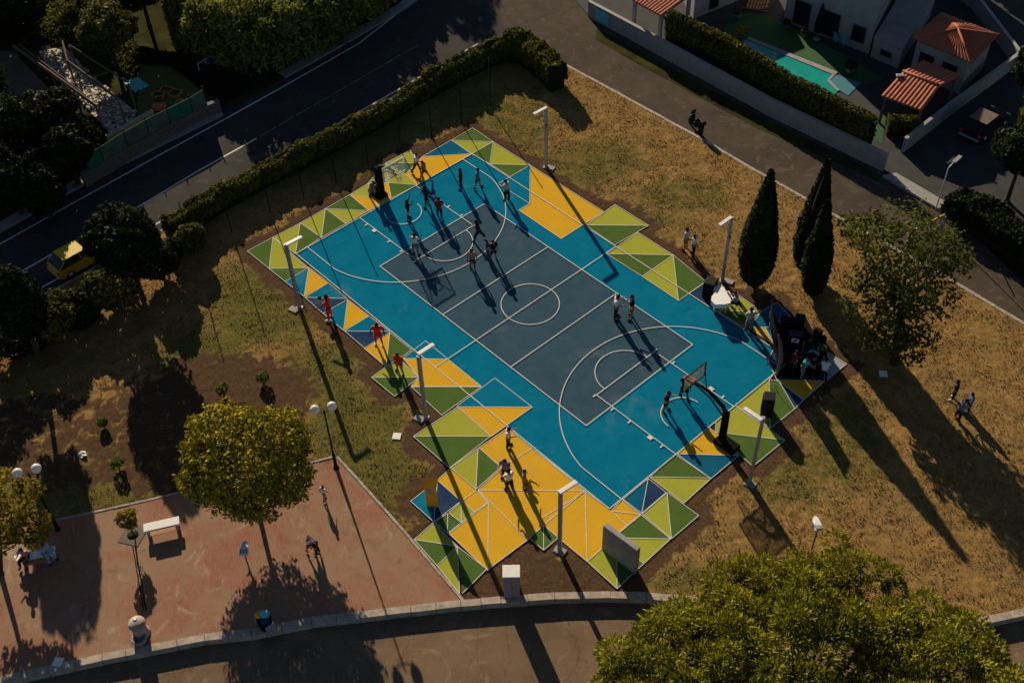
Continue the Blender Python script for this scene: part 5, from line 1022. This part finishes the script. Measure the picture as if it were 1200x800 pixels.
# ------------------------------------------------------------------ vehicles
def car(loc, yaw, paint, label, roofm=None, L_=3.9, W_=1.64, H_=1.46, group=None):
    root = empty('parked_car', loc, yaw, label, 'car', group); hl = L_/2
    side = [(-hl, .38), (-hl+.03, .78), (-hl+.12, .92), (-.0, .95), (hl*.42, .93), (hl-.25, .80), (hl-.02, .62), (hl, .36), (hl*.8, .24), (-hl*.9, .24)]
    def loft(prof, ws, m, nm, sub=1):
        bm = bmesh.new(); rows = []
        for k, (yy, inset) in enumerate(ws):
            rows.append([bm.verts.new((x*(1-inset*.03), yy, z if z < .5 else z-inset*.02)) for x, z in prof])
        n = len(prof)
        for a, c in zip(rows[:-1], rows[1:]):
            for i in range(n): j = (i+1) % n; bm.faces.new((a[i], a[j], c[j], c[i]))
        bm.faces.new(rows[0][::-1]); bm.faces.new(rows[-1]); bmesh.ops.recalc_face_normals(bm, faces=bm.faces)
        bmesh.ops.bevel(bm, geom=[e for e in bm.edges if e.calc_face_angle(0) > .5], offset=.03, segments=2, affect='EDGES')
        me = bpy.data.meshes.new(nm); bm.to_mesh(me); bm.free(); me.materials.append(m); return link(nm, me, None, root)
    w2 = W_/2
    loft(side, [(-w2, 2), (-w2*.93, 0), (w2*.93, 0), (w2, 2)], M_[paint], 'body')
    b = MB(); top = H_; cab = [(-hl+.16, .92), (hl*.42, .92), (hl*.10, top-.05), (-hl*.62, top-.05)]
    vs = [(x, s*w2*(.93 if z < 1 else .78), z) for s in (-1, 1) for x, z in cab]
    b.add(vs, [(0, 1, 2, 3), (7, 6, 5, 4), (1, 5, 6, 2), (0, 3, 7, 4), (3, 2, 6, 7)]); b.build('windows', M_['darkglass'], root)
    b = MB(); x0, x1 = -hl*.66, hl*.13; b.box(((x0+x1)/2, 0, top-.015), (x1-x0, W_*.80, .06), bev=.025); b.build('roof', M_[roofm or paint], root)
    b = MB()
    for s in (-1, 1):
        for (xa, xb) in ((hl*.42, hl*.12), (-hl+.18, -hl*.62), (-hl*.1, -hl*.1)): b.tube([(xa, s*w2*.935, .93), (xb, s*w2*.79, top-.04)], .035, 5)
    b.build('pillars', M_[paint], root)
    for x in (-hl*.62, hl*.64):
        for s in (-1, 1):
            Mw = Matrix.Translation((x, s*(w2-.08), .3)) @ Matrix.Rotation(math.pi/2, 4, 'X')
            b = MB(); b.lathe([(.2, -.09), (.3, -.09), (.31, 0), (.3, .09), (.2, .09)], n=20, M=Mw); wh = b.build('wheel', M_['rubber'], root)
            b = MB(); b.lathe([(.19, -.095), (.19, .095)], n=14, M=Mw); b.build('rim', M_['chrome'], wh)
    for s in (-1, 1):
        b = MB(); b.box((hl-.1, s*w2*.72, .66), (.2, .3, .14), bev=.03); b.build('headlight', M_['whitestone'], root)
        b = MB(); b.box((-hl+.03, s*w2*.78, .75), (.08, .22, .2), bev=.02); b.build('tail_light', M_['red'], root)
        b = MB(); b.box((hl*.36, s*(w2+.07), .95), (.12, .16, .11), bev=.02); b.build('mirror', M_[paint], root)
    for x in (hl-.02, -hl+.02): b = MB(); b.box((x, 0, .42), (.14, W_*.9, .18), bev=.04); b.build('bumper', M_['steel'], root)
    return root
rd = P(232, 245)-P(0, 375); ra = math.atan2(rd.y, rd.x)
q = P(83, 291, 1.4); car(Vector((q.x+.35*math.cos(ra), q.y+.35*math.sin(ra), -.12)), ra, 'carpaint', 'bright yellow hatchback parked on the main road behind the roadside shrubs')
q = P(1158, 133, 1.4); ld_ = P(1160, 91)-P(1055, 170); car(Vector((q.x, q.y, 0)), math.atan2(ld_.y, ld_.x), 'black', 'dark car with dull grey roof parked in the shade beyond the side wall', roofm='timber', L_=4.2, W_=1.75)
q = P(815, 150); dv = P(827, 163)-P(804, 141); root = empty('motor_scooter', (q.x, q.y, -.11), math.atan2(dv.y, dv.x)+math.pi, 'black motor scooter with windshield parked on the lane by the kerb', 'scooter')
for x in (-.68, .68):
    Mw = Matrix.Translation((x, 0, .29)) @ Matrix.Rotation(math.pi/2, 4, 'X'); b = MB(); b.lathe([(.17, -.06), (.27, -.06), (.29, 0), (.27, .06), (.17, .06)], n=18, M=Mw); wh = b.build('wheel', M_['rubber'], root); b = MB(); b.lathe([(.16, -.05), (.16, .05)], n=12, M=Mw); b.build('rim', M_['chrome'], wh)
b = MB(); b.box((-.45, 0, .62), (.85, .34, .36), bev=.09); b.box((.02, 0, .34), (.5, .32, .12), bev=.04); b.box((.48, 0, .68), (.16, .42, .75), bev=.07); b.tube([(.5, 0, .9), (.7, 0, .3)], .05, 6); b.box((.7, 0, .58), (.4, .14, .06), bev=.02); b.build('body', M_['black'], root)
b = MB(); b.box((-.42, 0, .84), (.8, .3, .12), bev=.05); b.build('seat', M_['rubber'], root)
b = MB(); b.tube([(.38, -.34, 1.08), (.46, 0, 1.04), (.38, .34, 1.08)], .025, 6); b.build('handlebar', M_['chrome'], root)
b = MB(); b.box((-.86, 0, 1.05), (.36, .4, .3), bev=.08); b.build('top_box', M_['black'], root)
b = MB(); b.add([(.52, -.24, 1.0), (.52, .24, 1.0), (.36, .18, 1.48), (.36, -.18, 1.48)], [(0, 1, 2, 3)]); b.build('windshield', M_['darkglass'], root)
for s in (-1, 1): b = MB(); b.ball((.4, s*.36, 1.24), (.03, .07, .05), 8); b.build('mirror', M_['chrome'], root)
b = MB(); b.box((.58, 0, .92), (.06, .18, .12), bev=.02); b.build('headlight', M_['whitestone'], root)
# ------------------------------------------------------------------ villa gardens beyond the lane
yard = [P(690, 18), P(900, 132), P(1036, 198), P(1108, 240), P(1230, 310), P(1500, 200), P(1300, -120), P(760, -200), P(640, -40)]
b = MB(); b.sheet(yard, -.05); b.build('villa_yard', M_['yard'], kind='structure')
def wallobj(pts, h, t, m, label, cop='whitewall', z0=-.2, name='boundary_wall', cat='wall'):
    q = [P(*p) for p in pts]; o0 = Vector((q[0].x, q[0].y, 0)); q = [p-o0 for p in q]; root = empty(name, o0, 0, label, cat)
    l, r = strip(q, t); b = MB()
    for i in range(len(l)-1): b.prism([l[i], l[i+1], r[i+1], r[i]], z0, h)
    b.build('wall', M_[m], root); l, r = strip(q, t+.08); b = MB()
    for i in range(len(l)-1): b.prism([l[i], l[i+1], r[i+1], r[i]], h+.002, h+.07)
    b.build('coping', M_[cop], root); return root
wr = wallobj([(690, 18), (760, 56), (900, 133), (1036, 199)], 1.25, .22, 'concrete', 'long pale rendered wall between the side lane and the villa garden')
p = P(706, 27); b = MB(); b.box((0, 0, .6), (1.5, .05, 1.1)); o = b.build('gate_panel', M_['teal_pl']); o.location = p+Vector((.1, -.16, 0)); dq = P(760, 56)-P(690, 18); o.rotation_euler.z = math.atan2(dq.y, dq.x); tag(o, 'dull teal gate panel set against the top end of the long wall', 'gate')
wallobj([(1057, 178), (1110, 136), (1162, 98), (1215, 58)], 1.1, .18, 'whitewall', 'pale side wall running away from the lane beside the parked dark car')
wallobj([(1200, 90), (1140, 10), (1100, -20)], 1.2, .18, 'whitewall', 'pale garden wall behind the hipped tiled roof')
def hq(px, py, z): p = P(px, py, z); return (p.x, p.y)
def zh(pts, z): return [Vector((*hq(x, y, z), 0)) for x, y in pts]
hedge('hedge', zh([(785, 13), (850, 44), (933, 92), (1026, 140)], 3.0), .85, 3.1, 15000, 'leaf_hedge', 'tall clipped straight hedge behind the long wall, beside the pool', seed=14, rough=.06, hvar=.05, leaf=.13)
hedge('hedge', zh([(1042, 138), (1078, 140)], 1.3), .9, 1.4, 2500, 'leaf_hedge', 'small clipped hedge under the striped gable roof', seed=15, rough=.06, hvar=.05, leaf=.13)
b = MB(); b.sheet([P(*q) for q in [(866, 48), (876, 46), (978, 87), (972, 94), (983, 105), (975, 114), (858, 60)]], -.02); b.build('pool_water', M_['water'], kind='structure')
b = MB(); b.sheet([P(*q) for q in [(979, 87), (1009, 97), (994, 112), (983, 105), (973, 94)]], -.01); b.build('pool_step', M_['pooldeck'], kind='structure')
b = MB(); b.prism([P(*q) for q in [(874, 46), (878, 43.5), (982, 85), (978, 88.5)]], -.03, .03); b.prism([P(*q) for q in [(979, 87), (973, 94), (984, 106), (981, 107), (969, 95), (976, 86)]], -.03, .02); b.build('pool_coping', M_['concrete'], kind='structure')
b = MB(); b.sheet([P(*q) for q in [(846, 36), (862, 12), (900, 18), (985, 62), (1035, 92), (1015, 100), (982, 84), (878, 42), (862, 48)]], -.028); b.sheet([P(*q) for q in [(1026, 150), (1033, 135), (1038, 136), (1034, 168), (1025, 165)]], -.028); b.build('turf', M_['turf'], kind='structure')
def roof_plane(b, A, B_, C_, D_, sp=.30, amp=.07, mi=0):
    """tile ridges run from edge AB up to edge DC"""
    A, B_, C_, D_ = map(Vector, (A, B_, C_, D_)); n = max(2, round((B_-A).length/sp)); N_ = (B_-A).cross(D_-A).normalized()
    if N_.z < 0: N_ = -N_
    for i in range(n):
        prof = []
        for k in range(5): u = (i+k/4)/n; prof.append((u, amp*math.sin(math.pi*k/4)))
        vs = []
        nr_ = 6
        for (u, hh) in prof:
            for r_ in range(nr_+1): t = r_/nr_; p = A.lerp(B_, u).lerp(D_.lerp(C_, u), t); vs.append(p+N_*(hh+.012*(r_ % 2)))
        fs = [(k*(nr_+1)+r_, k*(nr_+1)+r_+1, (k+1)*(nr_+1)+r_+1, (k+1)*(nr_+1)+r_) for k in range(4) for r_ in range(nr_)]
        b.add(vs, fs, mi, False)
    dn = N_*.06; b.add([A-dn*.2, B_-dn*.2, C_-dn*.2, D_-dn*.2, A-dn*2, B_-dn*2, C_-dn*2, D_-dn*2], [(0, 1, 2, 3), (7, 6, 5, 4), (0, 4, 5, 1), (1, 5, 6, 2), (2, 6, 7, 3), (3, 7, 4, 0)], mi)
# gable canopy
g_ = {k: P(*v) for k, v in dict(rl=(1058, 84, 3.0), rr=(1101, 101.5, 3.0), bl=(1033, 112, 2.4), br=(1080, 129.5, 2.4), ul=(1081, 71, 2.5), ur=(1126, 88.5, 2.5)).items()}
o0 = Vector((g_['bl'].x, g_['bl'].y, 0)); root = empty('garden_shelter', o0, 0, 'garden shelter with gabled terracotta tile roof, nearest the lane corner', 'shelter')
G_ = {k: v-o0 for k, v in g_.items()}; b = MB(); roof_plane(b, G_['bl'], G_['br'], G_['rr'], G_['rl']); roof_plane(b, G_['ul'], G_['ur'], G_['rr'], G_['rl']); b.tube([G_['rl']+Vector((0, 0, .06)), G_['rr']+Vector((0, 0, .06))], .09, 6); b.build('roof', M_['tile'], root)
cn = sum((G_[k] for k in ('bl', 'br', 'ul', 'ur')), Vector())/4
for k in ('bl', 'br', 'ul', 'ur'): q = G_[k].lerp(cn, .12); b = MB(); b.box((q.x, q.y, 1.15), (.16, .16, 2.3)); b.build('post', M_['timber'], root)
b = MB(); q = G_['rl'].lerp(G_['bl'], .2); b.box((q.x+.1, q.y, q.z+.12), (.55, .3, .12), rz=.8, bev=.02); b.build('roof_vent', M_['steel'], root)
# hipped roof building
h_ = {k: P(*v) for k, v in dict(a=(1069, 45, 3.0), b=(1139, 74, 3.0), c=(1171, 41, 3.0), d=(1103, 15, 3.0), t=(1122, 34, 4.1)).items()}
o0 = Vector((h_['a'].x, h_['a'].y, 0)); root = empty('garden_house', o0, 0, 'small house with hipped terracotta roof behind the gabled shelter', 'house'); Hh = {k: v-o0 for k, v in h_.items()}
b = MB()
for x, y in (('a', 'b'), ('b', 'c'), ('c', 'd'), ('d', 'a')):
    A_, B2, T_ = Hh[x], Hh[y], Hh['t']; n = 9; roof_plane(b, A_, B2, T_+(B2-A_)*.012, T_-(B2-A_)*.012, sp=.30)
b.tube([Hh['t'], Hh['b']], .1, 6); b.tube([Hh['t'], Hh['a']], .1, 6); b.tube([Hh['t'], Hh['c']], .1, 6); b.build('roof', M_['tile'], root)
cn = sum((Hh[k] for k in 'abcd'), Vector())/4; cn.z = 0; w4 = [Vector((Hh[k].x, Hh[k].y, 0)).lerp(cn, .14) for k in 'abcd']; b = MB(); b.prism(w4, 0, 2.98); b.build('wall', M_['whitewall'], root)
e = w4[1]-w4[0]; nv_ = Vector((e.y, -e.x, 0)).normalized()
for f in (.25, .7):
    q = w4[0].lerp(w4[1], f)+nv_*.02; b = MB(); b.box((q.x, q.y, 1.4), (1.2, .06, 1.3), rz=math.atan2(e.y, e.x)); b.build('window', M_['darkglass'], root)
# terracotta pergola roof at the top edge
g_ = [P(741, 0, 2.8), P(775, 19, 2.8), P(812, -8, 3.3), P(778, -30, 3.3)]; o0 = Vector((g_[0].x, g_[0].y, 0)); root = empty('tiled_porch', o0, 0, 'porch with sunlit terracotta ridged roof at the top frame edge', 'porch'); g_ = [v-o0 for v in g_]
b = MB(); roof_plane(b, *g_); b.build('roof', M_['tile'], root); cn = sum(g_, Vector())/4
for v in g_: q = v.lerp(cn, .1); b = MB(); b.box((q.x, q.y, v.z/2-.1), (.25, .25, v.z-.15)); b.build('pillar', M_['whitewall'], root)
# villas
def block(pts, h, label, wins=(), par=.5, name='villa'):
    q = [P(*p) for p in pts]; o0 = Vector((q[0].x, q[0].y, 0)); q = [p-o0 for p in q]; root = empty(name, o0, 0, label, 'house')
    b = MB(); b.prism(q, -.1, h); b.build('wall', M_['whitewall'], root); c = sum(q, Vector())/len(q); b = MB(); o_ = [v+(v-c).normalized()*.18 for v in q]; b.prism(o_, h+.002, h+.14); b.build('roof_slab', M_['concrete'], root)
    e = q[1]-q[0]; nv_ = Vector((e.y, -e.x, 0)).normalized(); an = math.atan2(e.y, e.x)
    if nv_.dot(c-q[0]) > 0: nv_ = -nv_
    for f, z, ww, hh in wins:
        p = q[0].lerp(q[1], f)+nv_*.03; b = MB(); b.box((p.x, p.y, z), (ww, .08, hh), rz=an); fr_ = b.build('window', M_['timber'], root); b = MB(); p2 = p+nv_*.05; b.box((p2.x, p2.y, z), (ww-.14, .02, hh-.14), rz=an); b.build('pane', M_['darkglass'], fr_)
    return root
block([(918, 24), (1018, 63), (1080, -60), (940, -110)], 6.6, 'pale flat-fronted villa at the top edge behind the closed parasol', [(.2, 1.2, 1.5, 2.1), (.52, 1.2, 1.8, 2.1), (.85, 1.3, 1.2, 1.4)])
block([(1020, 66), (1052, 80), (1090, 20), (1060, 0)], 1.6, 'lower pale annex with parapet joining the villa to the shelter', [(.5, .75, 1.0, .5)], name='annex')
block([(812, 22), (878, -5), (840, -80), (770, -50)], 3.4, 'villa corner with sunlit edge at the top between porch and turf', [(.35, 1.2, 1.0, 2.0), (.75, 1.6, 1.2, 1.2)])
# closed parasol, table set, planters
p = P(957, 46); root = empty('closed_parasol', p, 0, 'tall folded dark parasol on the villa terrace', 'parasol'); b = MB(); b.tube([(0, 0, 0), (0, 0, 3.2)], .03, 6); b.lathe([(.3, 0), (.3, .08), (.05, .1)], n=10); b.build('pole', M_['steel'], root); b = MB(); b.lathe([(.34, .7), (.38, .9), (.3, 1.8), (.16, 2.7), (.04, 3.15)], n=10); b.build('canopy', M_['blackcloth'], root)
p = P(986, 46); root = empty('garden_table', p, R(30), 'garden table on the villa terrace amid teal chairs', 'table'); b = MB(); b.box((0, 0, .72), (1.6, .9, .05), bev=.01); b.build('tabletop', M_['timber'], root)
for sx in (-1, 1):
    for sy in (-1, 1): b = MB(); b.box((sx*.7, sy*.38, .35), (.06, .06, .7)); b.build('leg', M_['timber'], root)
def gchair(x, y, yaw, label):
    root = empty('garden_chair', P(x, y), R(yaw), label, 'chair', 'teal garden chairs'); b = MB(); b.box((0, 0, .43), (.45, .45, .05), bev=.02); b.build('seat', M_['teal_pl'], root); b = MB(); b.box((-.22, 0, .72), (.04, .45, .5), bev=.02); b.build('backrest', M_['teal_pl'], root)
    for sx in (-1, 1):
        for sy in (-1, 1): b = MB(); b.tube([(sx*.19, sy*.19, 0), (sx*.19, sy*.19, .42)], .02, 5); b.build('leg', M_['teal_pl'], root)
for x, y, a, lb in ((975, 38, -45, 'teal chair left of the terrace table, apart from the others'), (980, 51, 60, 'teal chair at the near left side of the terrace table'), (990, 55, 60, 'teal chair at the near middle of the terrace table'), (998, 52, 150, 'teal chair at the near right end of the terrace table')): gchair(x, y, a, lb)
def planter(x, y, r, label, plant='leaf_dark', pot='whitewall'):
    root = empty('potted_plant', P(x, y), 0, label, 'potted plant', 'pots in the villa garden'); b = MB(); b.lathe([(r*.6, 0), (r*.9, r*1.1), (r, r*1.2), (r*.85, r*1.2)], n=12); b.build('pot', M_[pot], root); p_, n_2 = blobpts([(0, 0, r*2, r*1.2, r*1.2, r*1.1)], 350); leafmesh('foliage', p_, n_2, .1, [M_[plant]], root)
planter(995, 86, .38, 'pale pot with dark plant on the turf right of the pool'); planter(868, 46, .4, 'yellowish plant in a pot at the left corner of the pool', 'leaf_round', 'wood'); planter(864, 22, .35, 'round bush in pot at the far left of the turf', 'leaf_oak'); planter(921, 33, .25, 'small dark potted plant by the terrace edge, left of the parasol'); planter(942, 44, .25, 'small pot plant at the terrace edge just below the parasol', 'leaf_bright')
root = empty('wooden_deckchairs', P(888, 8), R(30), 'sunlit pale timber loungers piled at the top edge', 'lounger')
for k in range(3):
    b = MB()
    for j in range(7): b.box((j*.25-.75, k*.75-.75, .35+.1*(j > 4)*(j-4)), (.16, .6, .03))
    b.box((0, k*.75-1.05, .3), (1.9, .05, .05)); b.box((0, k*.75-.45, .3), (1.9, .05, .05)); b.build('slats', M_['wood'], root)
# driveway ramp, barrier, lane lamp
b = MB(); b.prism([P(*q) for q in [(1034, 206), (1050, 203), (1108, 237), (1101, 246)]], -.12, .06); b.build('driveway_ramp', M_['concrete'], kind='structure')
a_ = P(1064, 274, 1.1); c_ = P(1107, 252, 1.1); root = empty('barrier', (c_.x, c_.y, -.1), 0, 'yellow barrier pole crossing the lane above the oak crown', 'barrier'); o0 = Vector((c_.x, c_.y, -.1)); b = MB(); b.tube([a_-o0, c_-o0], .09, 8); b.build('boom', M_['gate'], root); b = MB(); b.box((0, 0, .55), (.3, .3, 1.1), bev=.03); b.build('post', M_['steel'], root)
t_ = P(1125, 184, 4.2); root = empty('lane_lamp', (t_.x, t_.y, 0), 0, 'slim street lamp with white rimmed head in the dark drive at the right', 'street lamp'); e = P(1112, 196, 4.2)-t_; b = MB(); b.tube([(e.x, e.y, 0), (e.x, e.y, 4.15), (e.x*.5, e.y*.5, 4.25)], .04, 6); b.build('pole', M_['steel'], root); b = MB(); b.box((e.x*.25, e.y*.25, 4.24), (e.length*.6, .26, .08), rz=math.atan2(e.y, e.x), bev=.02); b.build('lamp_head', M_['steel'], root)
b = MB(); b.box((0, 0, 0), (.06, .06, 1.1)); o = b.build('short_post', M_['black']); o.location = P(1172, 316, .3); o.rotation_euler = (.9, .4, 0); tag(o, 'thin dark pole leaning over the lane surface at the far right', 'pole')
# ------------------------------------------------------------------ garden plot and ruin beyond the main road
b = MB(); b.sheet([P(*q) for q in [(45, 60), (76, 55), (100, 82), (139, 115), (160, 132), (150, 150), (131, 158), (112, 138), (95, 118), (62, 88)]], .0); b.build('rubble', M_['chalk'], kind='structure')
b = MB(); b.sheet([P(*q) for q in [(165, 75), (205, 78), (238, 110), (232, 128), (190, 150), (135, 185), (128, 170), (160, 140)]], .004); b.build('garden_grass', mat('plot_grass', (.10, .105, .028), .95, col2=(.06, .075, .02), vscale=1.5, bump=.8, bscale=9), kind='structure')
b = MB(); b.sheet([P(*q) for q in [(-40, 60), (14, 60), (58, 105), (40, 125), (-40, 120)]], .0); b.build('bare_yard', mat('bare_earth', (.16, .12, .08), .95, var=.4, vscale=1, bump=.5), kind='structure')
o0 = P(65, 100); root = empty('ruined_frame', o0, 0, 'rusty roofless frame of beams standing over pale rubble', 'ruin')
def beam(a, c, r=.1, z=2.2): q1 = P(*a, z)-o0; q2 = P(*c, z)-o0; b = MB(); b.tube([q1, q2], r, 4, smooth=False); b.build('beam', M_['rust'], root)
M_['rust'] = mat('rusty_beam', (.20, .12, .08), .8, var=.5, vscale=6)
for a, c, r in (((16, 54), (112, 124), .14), ((22, 52), (100, 112), .08), ((79, 72), (138, 116), .12), ((81, 53), (150, 97), .08), ((79, 72), (73, 48), .06), ((85, 103), (104, 92), .05), ((112, 124), (138, 116), .08), ((104, 92), (127, 85), .05), ((48, 56), (73, 48), .06)): beam(a, c, r)
for x, y in ((16, 54), (112, 124), (79, 72), (138, 116), (150, 97), (81, 53), (60, 86)): q = P(x, y, 2.2)-o0; b = MB(); b.box((q.x, q.y, 1.05), (.12, .12, 2.1)); b.build('post', M_['rust'], root)
M_2 = [( (112, 130), (178, 128) )]
root = wallobj([(126, 165), (152, 150), (180, 134)], .35, .18, 'concrete', 'low stone edging between the garden plot and the pavement', name='stone_edging', cat='wall')
# tarp
b = MB(); q = random.Random(5); n = 9; vs = []
for j in range(n):
    for i in range(n): rr = math.hypot(i-4, j-4)/4; vs.append(((i-4)*.16+q.uniform(-.05, .05), (j-4)*.13+q.uniform(-.05, .05), max(0, .55*(1-rr))+q.uniform(0, .14)))
b.add(vs, [(j*n+i, j*n+i+1, j*n+i+n+1, j*n+i+n) for j in range(n-1) for i in range(n-1)]); o = b.build('tarpaulin', M_['teal_pl']); o.location = P(160, 100, .02); o.scale = (1.4, 1.2, 1); tag(o, 'crumpled pale teal tarpaulin heaped in the garden plot', 'tarp')
def bed(x, y, dx, dy, yaw, label):
    root = empty('raised_bed', P(x, y)+Vector((0, 0, .01)), R(yaw), label, 'planting bed', 'raised beds in the plot'); b = MB()
    for s in (-1, 1): b.box((s*dx/2, 0, .15), (.05, dy, .3)); b.box((0, s*dy/2, .15), (dx-.05, .05, .3))
    b.build('frame', M_['wood'], root); b = MB(); b.box((0, 0, .12), (dx-.06, dy-.06, .2)); b.build('soil', M_['soil'], root)
bed(186, 114, .9, .6, 30, 'wooden raised bed leftmost of the row in the plot'); bed(196, 108, .9, .6, 30, 'wooden raised bed in the middle of the row in the plot'); bed(206, 112, .8, .8, 30, 'square wooden raised bed right of the row in the plot')
p = P(187, 128); root = empty('terracotta_trough', p, R(50), 'terracotta coloured trough below the raised beds', 'planter'); b = MB(); b.box((0, 0, .2), (.9, .55, .4), bev=.04, taper=1.1); b.build('trough', M_['terrapot'], root)
b = MB(); b.box((0, 0, .41), (.76, .42, .02)); b.build('soil', M_['terrapot'], root)
p = P(212, 125); root = empty('round_pot', p, 0, 'round terracotta pot right of the trough', 'pot'); b = MB(); b.lathe([(.22, 0), (.32, .4), (.35, .42), (.3, .42), (.27, .3)], n=16); b.build('pot', M_['terrapot'], root); b = MB(); b.lathe([(.26, .28), (.26, .3)], n=12); b.build('soil', M_['soil'], root)
p = P(187, 119); root = empty('round_pot', p, 0, 'round terracotta pot touching the top of the trough', 'pot'); b = MB(); b.lathe([(.18, 0), (.26, .34), (.28, .36), (.24, .36), (.22, .26)], n=16); b.build('pot', M_['terrapot'], root); b = MB(); b.lathe([(.21, .24), (.21, .26)], n=12); b.build('soil', M_['soil'], root)
p = P(136, 190); root = empty('meter_box', p, R(30), 'small pale blue box with white lid at the end of the green netting', 'box'); b = MB(); b.box((0, 0, .4), (.6, .5, .8), bev=.02); b.build('box', M_['teal_pl'], root); b = MB(); b.box((0, 0, .83), (.66, .56, .06), bev=.01); b.build('lid', M_['whitestone'], root)
q = [P(x, y, .95) for x, y in ((104, 200), (122, 190), (150, 172), (175, 158), (200, 145), (226, 132), (242, 122))]; o0 = Vector((q[0].x, q[0].y, .95)); root = empty('netting_fence', o0, 0, 'green netting fence on dark posts along the garden plot', 'fence')
for k in range(len(q)-1):
    a, c = q[k]-o0, q[k+1]-o0
    b = MB(); e = (c-a); nn_ = Vector((-e.y, e.x, 0)).normalized()*.015; hh = 1.25; b.prism([a+nn_, c+nn_, c-nn_, a-nn_], .05, hh); b.build('netting', M_['green_net'] if k in (0, 4) else mat('faded_netting', (.10, .14, .085), .9, var=.4, vscale=2), root)
for v in q: v = v-o0; b = MB(); b.tube([(v.x, v.y, 0), (v.x, v.y, 1.5)], .04, 6); b.build('post', M_['black'], root)
wallobj([(100, 217), (122, 204), (150, 187), (200, 159), (242, 137), (259, 130)], .93, .3, 'timber', 'long weathered retaining wall carrying the green netting beside the main road', cop='timber', name='retaining_wall')
root = empty('metal_gate', P(236, 92), 0, 'small pale metal gate frame between the plot and the cane thicket', 'gate'); o0 = P(236, 92); q = [P(236, 92)-o0, P(262, 76)-o0]; b = MB()
for z in (.3, .8, 1.3): b.tube([q[0]+Vector((0, 0, z)), q[1]+Vector((0, 0, z))], .035, 5)
for t in (0, .33, .66, 1): v = q[0].lerp(q[1], t); b.tube([v, v+Vector((0, 0, 1.35))], .035, 5)
b.build('frame', M_['steel'], root)
b = MB(); b.box((0, 0, .5), (1.3, .5, .08), bev=.02); b.tube([(-.5, 0, 0), (-.5, 0, .5)], .04, 5); b.tube([(.5, 0, 0), (.5, 0, .5)], .04, 5); o = b.build('pale_board', M_['teal_pl']); o.location = P(22, 228, 0); o.rotation_euler.z = R(60); tag(o, 'pale blue board on legs in deep shade above the pavement at left', 'board')
# tall off-frame trees, added to throw shade on the main road and junction
G3 = 'tall trees beyond the top of the frame'

TT = [(430, -150, 13, 4.5), (520, -210, 13, 4.5), (-60, 60, 10, 4.2), (610, -300, 13, 5), (-140, 180, 9, 4)]
for k, (x, y, h, r) in enumerate(TT):
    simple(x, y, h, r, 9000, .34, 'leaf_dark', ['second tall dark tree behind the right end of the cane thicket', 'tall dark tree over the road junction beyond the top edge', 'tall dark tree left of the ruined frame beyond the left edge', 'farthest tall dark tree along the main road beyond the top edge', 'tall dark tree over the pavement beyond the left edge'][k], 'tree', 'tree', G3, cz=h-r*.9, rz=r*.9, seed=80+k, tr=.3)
for k, (x, y, h, r) in enumerate([(1000, -190, 10, 4.5), (1130, -60, 8, 3)]):  # off-frame trees added to shade the villa gardens
    simple(x, y, h, r, 8000, .34, 'leaf_dark', ['tall dark tree behind the pale villa beyond the top edge', 'tall dark tree behind the hipped roof beyond the top edge'][k], 'tree', 'tree', 'trees behind the villas', cz=h-r*.9, rz=r*.9, seed=95+k, tr=.3)

UG = [[(-60, -60), (60, -60), (120, -40), (165, 60), (150, 90), (85, 50), (75, 48), (15, 50), (-60, 55)], [(165, 60), (250, 75), (262, 92), (300, 97), (262, 126), (238, 105), (200, 78), (165, 75)], [(-60, 190), (60, 130), (112, 140), (125, 160), (104, 196), (-60, 285)]]
for k, pg in enumerate(UG):
    thicket(pg, 1.0, 14000, 'leaf_hedge' if k == 0 else 'leaf_dark', ['overgrown weeds and scrub at the top left around the ruin', 'rough dark scrub between the garden plot and the canes', 'dark scrub under the trees above the far pavement'][k], 'undergrowth', .17, 'scrub', 20+k)
thicket([(48, 62), (76, 57), (100, 82), (139, 117), (160, 132), (150, 150), (131, 156), (112, 138), (95, 118), (62, 88)], .3, 450, 'leaf_hedge', 'sparse weeds sprouting among the pale rubble', 'rubble_weeds', .13, 'weeds', 30)
b = MB(); q = random.Random(9); poly = [P(*z) for z in [(48, 62), (76, 57), (100, 82), (139, 117), (160, 132), (150, 150), (131, 156), (112, 138), (95, 118), (62, 88)]]
while len(b.f) < 6*420:
    x = q.uniform(min(p.x for p in poly), max(p.x for p in poly)); y = q.uniform(min(p.y for p in poly), max(p.y for p in poly))
    if inpoly(np.array([x]), np.array([y]), poly)[0]: a = q.uniform(.08, .4); b.box((x, y, .05), (a, a*q.uniform(.3, 1), q.uniform(.08, .25)), rz=q.uniform(0, 3), M=None)
o = b.build('rubble_stones', M_['chalk']); tag(o, 'loose pale rubble and broken slabs inside the ruined frame', 'rubble', kind='stuff')

def patch(name, pts, z, m): b = MB(); b.sheet([P(x, y, z) for x, y in pts], z); b.build(name, m, kind='structure')
patch('verge', [(700, 34), (760, 66), (900, 141), (1034, 206), (1028, 212), (890, 152), (752, 78), (697, 46)], -.107, M_['soil'])
